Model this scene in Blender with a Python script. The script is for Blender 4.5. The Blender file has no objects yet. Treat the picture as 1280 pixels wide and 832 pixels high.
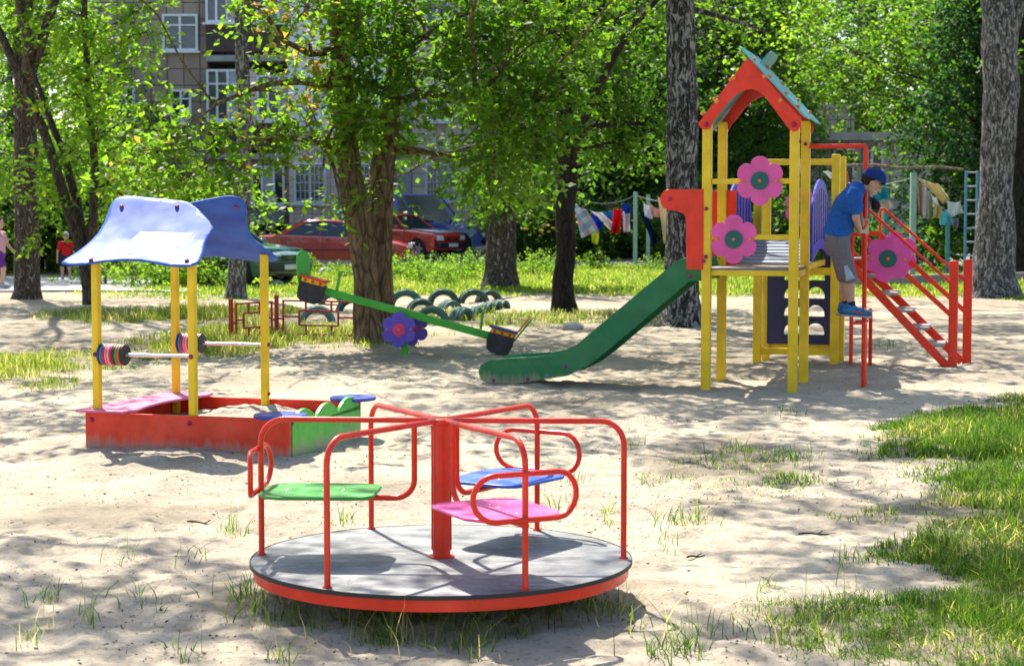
import bpy, bmesh, math, random
import numpy as np
from mathutils import Vector, Matrix, Quaternion
PI = math.pi
random.seed(7)
RNG = np.random.default_rng(11)
scene = bpy.context.scene
col = scene.collection

# ------------------------------------------------------------------ camera, sky, sun, exposure
F = 2300.0; CAMZ = 1.65; PITCH = math.atan(151 / F)
cd = bpy.data.cameras.new('camera'); cam = bpy.data.objects.new('camera', cd); col.objects.link(cam)
cam.location = (0, 0, CAMZ); cam.rotation_euler = (PI / 2 - PITCH, 0, 0)
cd.sensor_width = 36; cd.lens = F / 1280 * 36; cd.clip_start = 0.1; cd.clip_end = 2000
cd.dof.use_dof = True; cd.dof.focus_distance = 10.5; cd.dof.aperture_fstop = 6.3
scene.camera = cam
SUN = Vector((-0.27, 0.70, 1.0)).normalized()
w = bpy.data.worlds.new('World'); scene.world = w; w.use_nodes = True
nt = w.node_tree; sky = nt.nodes.new('ShaderNodeTexSky'); sky.sky_type = 'NISHITA'; sky.sun_disc = False
sky.sun_elevation = math.asin(SUN.z); sky.sun_rotation = math.atan2(SUN.x, SUN.y) % (2 * PI)
sky.air_density = 1.0; sky.dust_density = 1.5
bgn = nt.nodes['Background']; bgn.inputs[1].default_value = 0.12
nt.links.new(sky.outputs[0], bgn.inputs[0])
sd = bpy.data.lights.new('sun', 'SUN'); sun = bpy.data.objects.new('sun', sd); col.objects.link(sun)
sd.energy = 5.0; sd.angle = math.radians(0.53); sd.color = (1.0, 0.94, 0.82)
sun.rotation_euler = SUN.to_track_quat('Z', 'Y').to_euler()
scene.view_settings.view_transform = 'Standard'; scene.view_settings.look = 'None'
scene.view_settings.gamma = 1.0; scene.view_settings.exposure = 1.2
scene.render.engine = 'CYCLES'
scene.cycles.use_denoising = True
scene.cycles.max_bounces = 8; scene.cycles.transparent_max_bounces = 8
scene.cycles.sample_clamp_indirect = 6

# ------------------------------------------------------------------ helpers
_f = Vector((0, math.cos(PITCH), -math.sin(PITCH))); _u = Vector((0, math.sin(PITCH), math.cos(PITCH)))
def ray(px, py): return Vector((1, 0, 0)) * ((px - 640) / F) + _u * ((416 - py) / F) + _f
def P(px, py, Y):
    d = ray(px, py); return Vector((0, 0, CAMZ)) + d * (Y / d.y)
def G(px, py, z=0.0):
    d = ray(px, py); return Vector((0, 0, CAMZ)) + d * ((z - CAMZ) / d.z)

def tag(o, label=None, cat=None, group=None, kind=None):
    if label: o['label'] = label
    if cat: o['category'] = cat
    if group: o['group'] = group
    if kind: o['kind'] = kind
    return o
def empty(name, loc=(0, 0, 0), rz=0.0, label=None, cat=None, group=None, kind=None):
    o = bpy.data.objects.new(name, None); col.objects.link(o); o.empty_display_size = 0.2
    o.location = loc; o.rotation_euler = (0, 0, rz); return tag(o, label, cat, group, kind)
def link_mesh(name, me, mat, parent=None):
    if mat is not None: me.materials.append(mat)
    o = bpy.data.objects.new(name, me); col.objects.link(o)
    if parent: o.parent = parent
    return o
def copy_tree(o, parent=None):
    c = o.copy(); col.objects.link(c); c.parent = parent
    for ch in list(o.children): copy_tree(ch, c)
    return c

class MB:
    def __init__(s): s.v = []; s.f = []
    def add(s, vs, fs):
        b = len(s.v); s.v += [tuple(v) for v in vs]; s.f += [tuple(i + b for i in f) for f in fs]; return s
    def box(s, c, size, rot=None):
        x, y, z = size[0] / 2, size[1] / 2, size[2] / 2
        vs = [Vector((a * x, b * y, d * z)) for a in (-1, 1) for b in (-1, 1) for d in (-1, 1)]
        if rot is not None: vs = [rot @ v for v in vs]
        c = Vector(c)
        return s.add([v + c for v in vs], [(0, 1, 3, 2), (4, 6, 7, 5), (0, 4, 5, 1), (2, 3, 7, 6), (0, 2, 6, 4), (1, 5, 7, 3)])
    def bar(s, a, b, w, h, up=(0, 0, 1)):
        a = Vector(a); b = Vector(b); d = b - a; L = d.length; d.normalize(); up = Vector(up)
        if abs(d.dot(up)) > .98: up = Vector((0, 1, 0))
        y = up.cross(d).normalized(); z = d.cross(y)
        return s.box((a + b) / 2, (L, w, h), Matrix((d, y, z)).transposed())
    def tube(s, pts, r, n=10, cap=True, rough=0.0, close=False):
        pts = [Vector(p) for p in pts]; m = len(pts)
        rs = r if isinstance(r, (list, tuple)) else [r] * m
        if close: tg = [(pts[(i + 1) % m] - pts[i - 1]).normalized() for i in range(m)]
        else: tg = [(pts[min(i + 1, m - 1)] - pts[max(i - 1, 0)]).normalized() for i in range(m)]
        nrm = tg[0].orthogonal().normalized(); vs = []; fs = []
        for i in range(m):
            if i:
                q = tg[i - 1].rotation_difference(tg[i]); nrm = (q @ nrm).normalized()
            bi = tg[i].cross(nrm)
            for k in range(n):
                a = 2 * PI * k / n; rr = rs[i] * (1 + (rough * (random.random() - .5) if rough else 0))
                vs.append(pts[i] + (nrm * math.cos(a) + bi * math.sin(a)) * rr)
        for i in range(m - 1 + (1 if close else 0)):
            i2 = (i + 1) % m
            off = 0
            if close and i2 == 0:   # align the seam
                best = min(range(n), key=lambda o_: (vs[o_] - vs[i * n]).length); off = best
            for k in range(n):
                fs.append((i * n + k, i * n + (k + 1) % n, i2 * n + (k + 1 + off) % n, i2 * n + (k + off) % n))
        if cap and not close:
            fs.append(tuple(range(n - 1, -1, -1))); fs.append(tuple((m - 1) * n + k for k in range(n)))
        return s.add(vs, fs)
    def lathe(s, prof, c=(0, 0, 0), axis=(0, 0, 1), n=24, closed=False):
        ax = Vector(axis).normalized(); x = ax.orthogonal().normalized(); y = ax.cross(x); c = Vector(c); vs = []; fs = []
        for (r, h) in prof:
            for k in range(n):
                a = 2 * PI * k / n; vs.append(c + ax * h + (x * math.cos(a) + y * math.sin(a)) * max(r, 1e-5))
        m = len(prof)
        for i in range(m if closed else m - 1):
            j = (i + 1) % m
            for k in range(n): fs.append((i * n + k, i * n + (k + 1) % n, j * n + (k + 1) % n, j * n + k))
        if not closed:
            fs.append(tuple(range(n - 1, -1, -1))); fs.append(tuple((m - 1) * n + k for k in range(n)))
        return s.add(vs, fs)
    def cyl(s, a, b, r, n=20, r2=None):
        a = Vector(a); b = Vector(b); d = b - a
        return s.lathe([(r, 0), (r if r2 is None else r2, d.length)], a, d, n)
    def ball(s, c, r, n=12, m=8, sc=(1, 1, 1)):
        c = Vector(c); vs = [c + Vector((0, 0, -r * sc[2]))]; fs = []
        for i in range(1, m):
            t = -PI / 2 + PI * i / m
            for k in range(n):
                a = 2 * PI * k / n
                vs.append(c + Vector((r * sc[0] * math.cos(t) * math.cos(a), r * sc[1] * math.cos(t) * math.sin(a), r * sc[2] * math.sin(t))))
        vs.append(c + Vector((0, 0, r * sc[2]))); T = len(vs) - 1
        for k in range(n): fs.append((0, 1 + (k + 1) % n, 1 + k)); fs.append((T, T - n + k, T - n + (k + 1) % n))
        for i in range(m - 2):
            for k in range(n):
                a = 1 + i * n + k; b = 1 + i * n + (k + 1) % n; fs.append((a, b, b + n, a + n))
        return s.add(vs, fs)
    def prism(s, outline, o, ex, ey, thick):
        o = Vector(o); ex = Vector(ex); ey = Vector(ey); nz = ex.cross(ey).normalized() * thick
        n = len(outline)
        vs = [o + ex * p[0] + ey * p[1] for p in outline] + [o + ex * p[0] + ey * p[1] + nz for p in outline]
        fs = [tuple(range(n - 1, -1, -1)), tuple(range(n, 2 * n))] + [(i, (i + 1) % n, n + (i + 1) % n, n + i) for i in range(n)]
        return s.add(vs, fs)
    def capsule(s, a, b, ra, rb=None, n=14):
        rb = ra if rb is None else rb; a = Vector(a); b = Vector(b); d = b - a; L = max(d.length, 1e-4)
        prof = [(ra * math.cos(t), ra * math.sin(t)) for t in [-PI / 2 + PI / 2 * i / 5 for i in range(6)]]
        prof += [(rb * math.cos(t), L + rb * math.sin(t)) for t in [PI / 2 * i / 5 for i in range(6)]]
        prof[0] = (1e-4, -ra); prof[-1] = (1e-4, L + rb)
        return s.lathe(prof, a, d if d.length > 1e-4 else (0, 0, 1), n)
    def build(s, name, mat, parent=None, bevel=0, seg=2, smooth=True, angle=35, label=None):
        me = bpy.data.meshes.new(name); me.from_pydata(s.v, [], s.f)
        me.update()
        if smooth:
            me.polygons.foreach_set('use_smooth', [True] * len(me.polygons)); me.set_sharp_from_angle(angle=math.radians(angle))
        o = link_mesh(name, me, mat, parent)
        if bevel:
            m = o.modifiers.new('bevel', 'BEVEL'); m.width = bevel; m.segments = seg; m.limit_method = 'ANGLE'; m.angle_limit = math.radians(40)
        if label: o['label'] = label
        return o

def np_mesh(name, V, Q, mat, parent=None, attr=None, smooth=False):
    """vertices (n,3), quads (m,4), optional dict of per-face float attributes"""
    me = bpy.data.meshes.new(name); nv = len(V); nq = len(Q); k = Q.shape[1]
    me.vertices.add(nv); me.vertices.foreach_set('co', np.ascontiguousarray(V, dtype=np.float32).ravel())
    me.loops.add(nq * k); me.loops.foreach_set('vertex_index', np.ascontiguousarray(Q, dtype=np.int32).ravel())
    me.polygons.add(nq); me.polygons.foreach_set('loop_start', np.arange(0, nq * k, k, dtype=np.int32))
    if attr:
        for a, (dom, arr) in attr.items():
            t = me.attributes.new(a, 'FLOAT', dom); t.data.foreach_set('value', np.ascontiguousarray(arr, dtype=np.float32))
    me.update(calc_edges=True)
    if smooth: me.polygons.foreach_set('use_smooth', np.ones(nq, dtype=bool))
    return link_mesh(name, me, mat, parent)

def vnoise(x, y, seed=0):
    xi = np.floor(x).astype(np.int64); yi = np.floor(y).astype(np.int64); fx = x - xi; fy = y - yi
    fx = fx * fx * (3 - 2 * fx); fy = fy * fy * (3 - 2 * fy)
    def h(a, b):
        n = (a * 374761393 + b * 668265263 + seed * 1442695041) & 0xffffffff
        n = ((n ^ (n >> 13)) * 1274126177) & 0xffffffff
        return ((n ^ (n >> 16)) & 0xffff) / 65535.0
    return (h(xi, yi) * (1 - fx) + h(xi + 1, yi) * fx) * (1 - fy) + (h(xi, yi + 1) * (1 - fx) + h(xi + 1, yi + 1) * fx) * fy
def fbm(x, y, seed=0, o=4):
    r = 0; a = 1; t = 0
    for i in range(o): r = r + a * vnoise(x * 2 ** i, y * 2 ** i, seed + i); t += a; a *= .5
    return r / t

# ------------------------------------------------------------------ materials
class N:
    """small node-tree helper"""
    def __init__(s, name):
        s.m = bpy.data.materials.new(name); s.m.use_nodes = True; s.t = s.m.node_tree; s.t.nodes.clear()
        s.out = s.t.nodes.new('ShaderNodeOutputMaterial')
    def n(s, typ, **kw):
        nd = s.t.nodes.new('ShaderNode' + typ)
        for k, v in kw.items():
            if k.startswith('i_'):
                key = k[2:].replace('_', ' '); nd.inputs[int(key) if key.isdigit() else key].default_value = v
            else: setattr(nd, k, v)
        return nd
    def l(s, a, b): s.t.links.new(a, b)
    def coord(s, scale=(1, 1, 1), out='Object'):
        c = s.n('TexCoord'); m = s.n('Mapping'); m.inputs['Scale'].default_value = scale; s.l(c.outputs[out], m.inputs[0]); return m.outputs[0]
    def noise(s, vec, scale, detail=4, rough=.55, dist=0):
        n = s.n('TexNoise', i_Scale=scale, i_Detail=detail, i_Roughness=rough, i_Distortion=dist); s.l(vec, n.inputs['Vector']); return n.outputs['Fac']
    def ramp(s, fac, stops, interp='LINEAR'):
        r = s.n('ValToRGB'); r.color_ramp.interpolation = interp; e = r.color_ramp.elements
        while len(e) < len(stops): e.new(0.5)
        for i, (p, c) in enumerate(stops):
            e[i].position = p; e[i].color = (*c, 1) if len(c) == 3 else c
        s.l(fac, r.inputs[0]); return r.outputs[0]
    def mix(s, fac, a, b, blend='MIX'):
        m = s.n('Mix', data_type='RGBA', blend_type=blend)
        for sock, v in ((m.inputs[0], fac), (m.inputs[6], a), (m.inputs[7], b)):
            if hasattr(v, 'is_linked'): s.l(v, sock)
            elif isinstance(v, (int, float)): sock.default_value = v
            else: sock.default_value = (*v, 1)
        return m.outputs[2]
    def math(s, op, a, b=0.0, clamp=False):
        m = s.n('Math', operation=op, use_clamp=clamp)
        for sock, v in ((m.inputs[0], a), (m.inputs[1], b)):
            if hasattr(v, 'is_linked'): s.l(v, sock)
            else: sock.default_value = v
        return m.outputs[0]
    def bump(s, h, strength=.3, dist=.01):
        b = s.n('Bump', i_Strength=strength, i_Distance=dist); s.l(h, b.inputs['Height']); return b.outputs[0]
    def pbr(s, color, rough=.5, metal=0, normal=None, coat=0, spec=.5):
        p = s.n('BsdfPrincipled')
        for key, v in (('Base Color', color), ('Roughness', rough), ('Metallic', metal), ('Coat Weight', coat), ('Specular IOR Level', spec)):
            if hasattr(v, 'is_linked'): s.l(v, p.inputs[key])
            elif key == 'Base Color': p.inputs[key].default_value = (*v, 1)
            else: p.inputs[key].default_value = v
        if normal is not None: s.l(normal, p.inputs['Normal'])
        s.l(p.outputs[0], s.out.inputs[0]); return p

def c3(c, k): return tuple(min(1, x * k) for x in c)
_pc = {}
def paint(c, rough=.32, wear=.25, dirt_shade=None, coat=.08):
    """glossy enamel; dirt=(height,) leaves dried sand on the lowest part"""
    key = (c, rough, wear, dirt_shade)
    if key in _pc: return _pc[key]
    n = N('paint'); v = n.coord()
    n1 = n.noise(v, 6, 5); c1 = n.ramp(n1, [(.3, c3(c, .82)), (.7, c3(c, 1.12))])
    n2 = n.noise(v, 45, 6, .7); chips = n.ramp(n2, [(.69 - wear * .13, (0, 0, 0)), (.72 - wear * .13, (1, 1, 1))])
    grime = tuple(.5 * x + .5 * y for x, y in zip(c3(c, .45), (.22, .19, .15)))
    f = n.math('MULTIPLY', chips, min(1, .8 * wear))
    c1 = n.mix(n.ramp(n.noise(v, 3.1, 4, .6), [(.48, (0, 0, 0)), (.72, (.16 * wear,) * 3)]), c1, tuple(.55 * x + .25 for x in c))
    c2 = n.mix(f, c1, grime)
    if dirt_shade:
        sp = n.n('SeparateXYZ'); n.l(v, sp.inputs[0])
        st = n.noise(n.coord((9, 9, 1.2)), 2.2, 6, .7)
        h = n.math('ADD', sp.outputs[2], n.math('MULTIPLY', n.math('SUBTRACT', st, .5), -dirt_shade * 2.6))
        m = n.n('MapRange', i_From_Min=dirt_shade * 1.2, i_From_Max=dirt_shade * .2); n.l(h, m.inputs[0])
        c2 = n.mix(n.math('MULTIPLY', m.outputs[0], .75, True), c2, (.36, .30, .22))
    r = n.ramp(n.noise(v, 14, 4), [(.3, (rough * .7,) * 3), (.75, (min(1, rough * 1.7),) * 3)])
    n.pbr(c2, r, 0, n.bump(n2, .12, .002), coat, .35)
    _pc[key] = n.m; return n.m
def plain(name, c, rough=.6, metal=0, var=.15, scale=8, spec=.5, bump=.1):
    n = N(name); v = n.coord(); a = n.noise(v, scale, 5)
    n.pbr(n.ramp(a, [(.3, c3(c, 1 - var)), (.7, c3(c, 1 + var))]), rough, metal, n.bump(n.noise(v, scale * 6, 4), bump, .004), 0, spec); return n.m
RED = (.82, .034, .008); YEL = (.86, .57, .012); BLU = (.03, .055, .42); GRN = (.035, .30, .035); PNK = (.80, .10, .36); DGRN = (.005, .16, .055)

def bark_mat(name, dark, light, white=0.0, tile=1.0):
    n = N(name); v = n.coord((6 * tile, 6 * tile, 1.5 * tile)); a = n.noise(v, 4, 8, .75, 1.0)
    v2 = n.n('TexVoronoi', feature='DISTANCE_TO_EDGE', i_Scale=11.0 * tile); n.l(n.coord((1, 1, .30)), v2.inputs['Vector'])
    h = n.math('ADD', a, n.math('MULTIPLY', n.ramp(v2.outputs['Distance'], [(0, (0, 0, 0)), (.12, (1, 1, 1))]), .35))
    c = n.ramp(a, [(.38, dark), (.60, light)]); c = n.mix(n.ramp(v2.outputs['Distance'], [(0, (.75, .75, .75)), (.10, (0, 0, 0))]), c, c3(dark, .55))
    if white:
        b = n.noise(n.coord((9, 9, 3.0)), 2.2, 6, .74, .8)
        f = n.ramp(b, [(.52 - white * .06, (0, 0, 0)), (.57 - white * .06, (1, 1, 1))])
        c = n.mix(n.math('MULTIPLY', f, .85), c, (.46, .45, .43))
    n.pbr(c, .9, 0, n.bump(h, 1.0, .06), 0, .2); return n.m
BARK = bark_mat('bark', (.035, .028, .022), (.16, .125, .09))
BARK_WARM = bark_mat('bark_warm', (.09, .06, .03), (.30, .21, .12), tile=.7)
BARK_BIRCH = bark_mat('bark_birch', (.018, .016, .015), (.085, .08, .078), white=.2)
BARK_GREY = bark_mat('bark_grey', (.035, .035, .036), (.15, .145, .14), white=.1)
BARK_DARK = bark_mat('bark_dark', (.012, .010, .008), (.05, .04, .03))
BARK_SPOT = bark_mat('bark_spot', (.05, .035, .025), (.13, .10, .08), white=-.75)

def leaf_mat(name, dark, light, tl, warm=(.26, .20, .03), warmf=.08):
    n = N(name); at = n.n('Attribute', attribute_name='rnd'); r = at.outputs['Fac']
    c = n.ramp(r, [(0, dark), (1 - warmf * 1.6, light), (1 - warmf, warm), (1, warm)])
    d = n.n('BsdfPrincipled', i_Roughness=.5); n.l(c, d.inputs['Base Color']); d.inputs['Specular IOR Level'].default_value = .22
    t = n.n('BsdfTranslucent'); n.l(n.mix(1.0, c, tl, 'MULTIPLY'), t.inputs['Color'])
    m = n.n('MixShader'); m.inputs[0].default_value = .58; n.l(d.outputs[0], m.inputs[1]); n.l(t.outputs[0], m.inputs[2])
    n.l(m.outputs[0], n.out.inputs[0]); return n.m
LEAF_Y = leaf_mat('leaf_yellow_green', (.035, .085, .010), (.13, .21, .022), (2.6, 2.9, 1.2), (.24, .14, .05), .09)
LEAF_M = leaf_mat('leaf_mid', (.035, .09, .010), (.12, .20, .020), (3.0, 3.1, 1.2), (.24, .16, .04), .04)
LEAF_D = leaf_mat('leaf_dark', (.018, .052, .010), (.065, .13, .018), (3.0, 3.1, 1.2), (.12, .14, .03), .03)
LEAF_B = leaf_mat('leaf_bright', (.05, .12, .012), (.17, .27, .025), (2.6, 2.7, 1.2), (.30, .30, .03), .05)
NEEDLE = leaf_mat('needle', (.015, .045, .018), (.04, .085, .03), (1.8, 2.2, 1.4), (.08, .10, .03), .02)
GRASS = leaf_mat('grass_blade', (.022, .065, .010), (.105, .175, .02), (2.0, 2.1, 1.1), (.40, .34, .17), .15)
GRASS_DRY = leaf_mat('grass_dry', (.08, .14, .02), (.22, .26, .05), (1.8, 1.8, 1.1), (.45, .38, .20), .20)

# ------------------------------------------------------------------ terrain
FOOT = []
_fr = random.Random(21)
for _t in range(26):                                       # trails of shoe prints
    _x, _y, _a = _fr.uniform(-3.4, 2.6), _fr.uniform(5.8, 13.5), _fr.uniform(0, 6.3)
    for _k in range(_fr.randint(3, 8)):
        _s = .07 if _k % 2 else -.07
        FOOT.append((_x - math.sin(_a) * _s, _y + math.cos(_a) * _s, _a + _fr.uniform(-.2, .2), _fr.uniform(.007, .015)))
        _x += math.cos(_a) * .42; _y += math.sin(_a) * .42; _a += _fr.uniform(-.2, .2)
def terr(x, y):
    x = np.asarray(x, float); y = np.asarray(y, float)
    rise = np.clip((y - 54) / 8, 0, 1); rise = rise * rise * (3 - 2 * rise) * .22
    fine = np.clip(1 - (y - 26) / 15, .25, 1)
    h = (fbm(x * .9, y * .9, 3, 3) - .5) * .05 + (fbm(x * 4.5, y * 4.5, 9, 4) - .5) * .055 * fine + (fbm(x * 22, y * 22, 19, 2) - .5) * .017 * fine
    pr = np.clip(fbm(x * 2.6, y * 2.6, 71, 2) - .46, 0, 1) * 3                # trampled footprints
    h = h - pr * np.clip(vnoise(x * 8.5, y * 6.5, 33) - .62, 0, 1) * .12 * fine
    def mound(cx, cy, r, a): return a * np.exp(-((x - cx) ** 2 + (y - cy) ** 2) / r ** 2)
    h = h + mound(3.9, 18.7, .55, .07) + mound(2.7, 19.2, .8, .05) + mound(-.30, 7.75, .75, .05) + mound(4.9, 19.4, .3, .05)
    # worn hollow in the ground ahead of the merry-go-round and sand pulled up to the sandbox
    h = h + mound(-2.3, 12.25, .5, .035) + mound(-2.9, 12.6, .3, .02)
    for (fx, fy, fa, fd) in FOOT:
        m = (np.abs(x - fx) < .2) & (np.abs(y - fy) < .2)
        if not m.any(): continue
        u = (x[m] - fx) * math.cos(fa) + (y[m] - fy) * math.sin(fa); v_ = -(x[m] - fx) * math.sin(fa) + (y[m] - fy) * math.cos(fa)
        r = np.minimum(np.hypot((u - .045) / .075, v_ / .048), np.hypot((u + .075) / .042, v_ / .036)); d_ = np.where(r < 1, -fd, 0) + fd * .55 * np.exp(-((r - 1.25) / .22) ** 2)
        h = h.copy(); h[m] = h[m] + d_
    return h + rise
def tz(x, y): return float(terr(np.array([x]), np.array([y]))[0])
def grass_mask(x, y):
    """how grassy the ground is, 0..1"""
    e = (fbm(x * .8, y * .8, 40, 4) - .5)
    px = 640 + F * x / np.maximum(y, 1); m = np.zeros_like(x)
    ramp = lambda v, a, b: np.clip((v - a) / (b - a), 0, 1)
    edge = np.interp(y, [8, 8.7, 12.9, 14.2, 16.3, 18], [2.05, 1.95, 2.66, 3.15, 4.1, 5.2])
    m = np.maximum(m, ramp(x - edge + e * 2.2, -.15, 1.0) * ramp(y + e * 1.6, 8.45, 8.95) * ramp(-y - e * 3, -17.0, -15.6))       # lawn corner at the right
    m = np.maximum(m, ramp(x - (1.02 + .62 * (y - 6.6)) + e * 2.0, -.15, .9) * ramp(-y + e * 1.2, -8.2, -7.2))
    m = np.maximum(m, .75 * ramp(x - 1.85 + e * 1.2, 0, .5) * ramp(y, 7.0, 7.6) * ramp(-y, -9.4, -9))                  # front right
    m = np.maximum(m, ramp(y + e * 5, 35.5, 38) * ramp(-y, -58, -54) * ramp(x + e * 3, -9, -6.5))         # strip by the cars
    m = np.maximum(m, .9 * ramp(.85 - np.hypot((x + 5.4) / 1.7, (y - 19.6) / 2.4) + e * 1.8, 0, .7))          # dry tufts at left
    m = np.maximum(m, .8 * ramp(1. - np.hypot((x + 2.9) / 2.3, (y - 24.2) / 2.8) + e * 1.5, 0, .5))
    m = np.maximum(m, .8 * ramp(1. - np.hypot((x + 5.4) / 2.6, (y - 29.5) / 2.4) + e * 1.5, 0, .5))
    m = np.maximum(m, .55 * ramp(1. - np.hypot((x - .2) / 3.2, (y - 29.0) / 2.6) + e * 1.8, 0, .6))
    m = np.maximum(m, .8 * ramp(x, 9.0, 10) * ramp(y + e * 4, 30, 34) * ramp(-y, -58, -54))
    m = np.maximum(m, .22 * ramp(1 - np.hypot((x - 1.35) / .8, (y - 11.9) / 1.3) + e * 2.6, 0.3, .9))
    return m
def lines(segs):
    out = []
    for a, b, st in segs: out += list(np.arange(a, b, st))
    return np.array(out + [segs[-1][1]])
xs = lines([(-400, -60, 40), (-60, -20, 2), (-20, -6.5, .4), (-6.5, -3.6, .05), (-3.6, 3.6, .03), (3.6, 6.8, .05), (6.8, 20, .4), (20, 60, 2), (60, 400, 40)])
ys = lines([(-60, 0, 5), (0, 5.2, .4), (5.2, 12, .03), (12, 22, .055), (22, 34, .12), (34, 62, .5), (62, 100, 3), (100, 900, 50)])
X, Yg = np.meshgrid(xs, ys); nx, ny = len(xs), len(ys)
V = np.stack([X.ravel(), Yg.ravel(), terr(X.ravel(), Yg.ravel())], 1)
i = np.arange((ny - 1) * (nx - 1)); a0 = (i // (nx - 1)) * nx + i % (nx - 1)
Q = np.stack([a0, a0 + 1, a0 + nx + 1, a0 + nx], 1)
gm = grass_mask(X.ravel(), Yg.ravel())
def rmp(v_, a, b): return np.clip((v_ - a) / (b - a), 0, 1)
xx, yy = X.ravel(), Yg.ravel(); e_ = fbm(xx * .7, yy * .5, 77, 4) - .5
dirt_shade = rmp(yy + e_ * 6, 15.5, 19) * (.62 + e_ * 1.6) + .55 * np.exp(-((np.hypot(xx + .30, yy - 7.75) - .95) / .22) ** 2) * (fbm(xx * 3, yy * 3, 55, 3) * 1.6 - .2)  # back: packed soil with tree shade put into its colour; ring: worn ground
dirt_shade = np.clip(np.maximum(dirt_shade, .9 * rmp(xx - (.95 + .38 * (yy - 6.6)) + e_ * 1.5, 0, .5) * rmp(-yy, -9.3, -8.4)) + .9 * rmp(e_, .10, .24) * rmp(-yy, -20, -15), 0, 1)
n = N('sandy_ground'); v = n.coord()
big = n.noise(v, .45, 5, .6); mid = n.noise(v, 3.2, 6, .65); fin = n.noise(v, 38, 6, .75); grit = n.noise(v, 210, 3, .8)
sand = n.ramp(mid, [(.25, (.40, .34, .25)), (.5, (.58, .495, .37)), (.75, (.68, .59, .445))])
sand = n.mix(n.ramp(big, [(.42, (0, 0, 0)), (.62, (.55, .55, .55))]), sand, (.33, .285, .235))
sand = n.mix(n.ramp(fin, [(.52, (0, 0, 0)), (.66, (.8, .8, .8))]), sand, (.25, .20, .155))
clod = n.noise(n.coord((1, 1.3, 1)), 11, 8, .78, .5); sand = n.mix(n.ramp(clod, [(.56, (0, 0, 0)), (.66, (.62, .62, .62))]), sand, (.20, .16, .125))
sand = n.mix(n.ramp(grit, [(.60, (0, 0, 0)), (.67, (.8, .8, .8))]), sand, (.12, .095, .075))
dt = n.n('Attribute', attribute_name='dirt_shade'); sand = n.mix(n.math('MULTIPLY', dt.outputs['Fac'], .8), sand, n.ramp(mid, [(.3, (.19, .155, .115)), (.7, (.34, .28, .205))]))  # brown soil tone, also darkens the back ground for the trees' shade
at = n.n('Attribute', attribute_name='grass'); soil = n.ramp(mid, [(.3, (.10, .085, .05)), (.7, (.20, .18, .09))])
sand = n.mix(n.math('MULTIPLY', at.outputs['Fac'], .85), sand, soil)
hh = n.math('ADD', n.math('MULTIPLY', fin, .9), n.math('ADD', n.math('MULTIPLY', grit, .35), n.math('MULTIPLY', clod, 1.6)))
nrm = n.bump(hh, .75, .022)
n.pbr(sand, .95, 0, nrm, 0, .15)
SAND = n.m
g = np_mesh('ground', V, Q, SAND, attr={'grass': ('POINT', gm), 'dirt_shade': ('POINT', dirt_shade)}, smooth=True); tag(g, kind='structure')

# asphalt drive where the cars stand, and a grey footpath at the left
def strip(name, pts, z, mat, wn=60):
    """pts = list of (x, y_near, y_far)"""
    vs = []; fs = []
    X_ = np.interp(np.linspace(0, 1, wn), np.linspace(0, 1, len(pts)), [p[0] for p in pts])
    for k, x in enumerate(X_):
        yn = np.interp(x, [p[0] for p in pts], [p[1] for p in pts]); yf = np.interp(x, [p[0] for p in pts], [p[2] for p in pts])
        for j in range(9):
            y = yn + (yf - yn) * j / 8 + (.12 * math.sin(x * 3.1 + j) if j in (0, 8) else 0); vs.append((x, y, tz(x, y) + z))
    for k in range(wn - 1):
        for j in range(8): b = k * 9 + j; fs.append((b, b + 9, b + 10, b + 1))
    o = MB().add(vs, fs).build(name, mat); return tag(o, kind='structure')
ASPH = plain('asphalt', (.17, .165, .16), .9, var=.2, scale=1.5, bump=.4)
PATHM = plain('dusty_path', (.36, .34, .33), .95, var=.18, scale=1.2, bump=.3)
strip('road', [(-40, 53.2, 66), (40, 53.2, 66)], .03, ASPH, 80)
strip('path', [(-22, 38, 47), (-9.2, 38, 46), (-6.5, 38, 40)], .03, PATHM, 60)
# ================================================================== large structure: the apartment blocks
def tile_mat(name, c1, c2, mortar, sx, sz, rough=.85, bump=.3):
    n = N(name); tc = n.n('TexCoord'); sp = n.n('SeparateXYZ'); n.l(tc.outputs['Object'], sp.inputs[0])
    cb = n.n('CombineXYZ'); n.l(sp.outputs[0], cb.inputs[0]); n.l(sp.outputs[2], cb.inputs[1])
    b = n.n('TexBrick', offset=0.0, i_Scale=1.0, i_Bias=0.0); b.inputs['Brick Width'].default_value = sx; b.inputs['Row Height'].default_value = sz
    b.inputs['Mortar Size'].default_value = .022; b.inputs['Color1'].default_value = (*c1, 1); b.inputs['Color2'].default_value = (*c2, 1); b.inputs['Mortar'].default_value = (*mortar, 1)
    n.l(cb.outputs[0], b.inputs['Vector']); v = n.coord((1, 1, .5))
    st = n.ramp(n.noise(v, .9, 6, .65), [(.3, (.72,) * 3), (.7, (1.12,) * 3)])
    c = n.mix(1.0, b.outputs['Color'], st, 'MULTIPLY')
    n.pbr(c, rough, 0, n.bump(b.outputs['Fac'], -bump, .02), 0, .3); return n.m
TILE_BR = tile_mat('brown_tile', (.40, .315, .245), (.33, .265, .21), (.12, .095, .075), .62, .62)
TILE_PK = tile_mat('pink_tile', (.72, .55, .50), (.65, .50, .46), (.42, .33, .30), .34, .34)
STONE_CR = tile_mat('cream_block', (.74, .63, .48), (.67, .57, .45), (.38, .32, .24), .95, .48)
TILE_GR = tile_mat('grey_tile', (.52, .475, .44), (.46, .42, .385), (.13, .115, .105), .5, .62)
PLAST_W = plain('white_plaster', (.78, .79, .81), .85, var=.08, scale=1.5)
BROWN_P = plain('brown_cladding', (.085, .055, .045), .7, var=.25, scale=2)
CONC = plain('concrete', (.36, .35, .33), .9, var=.2, scale=2, bump=.3)
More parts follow.
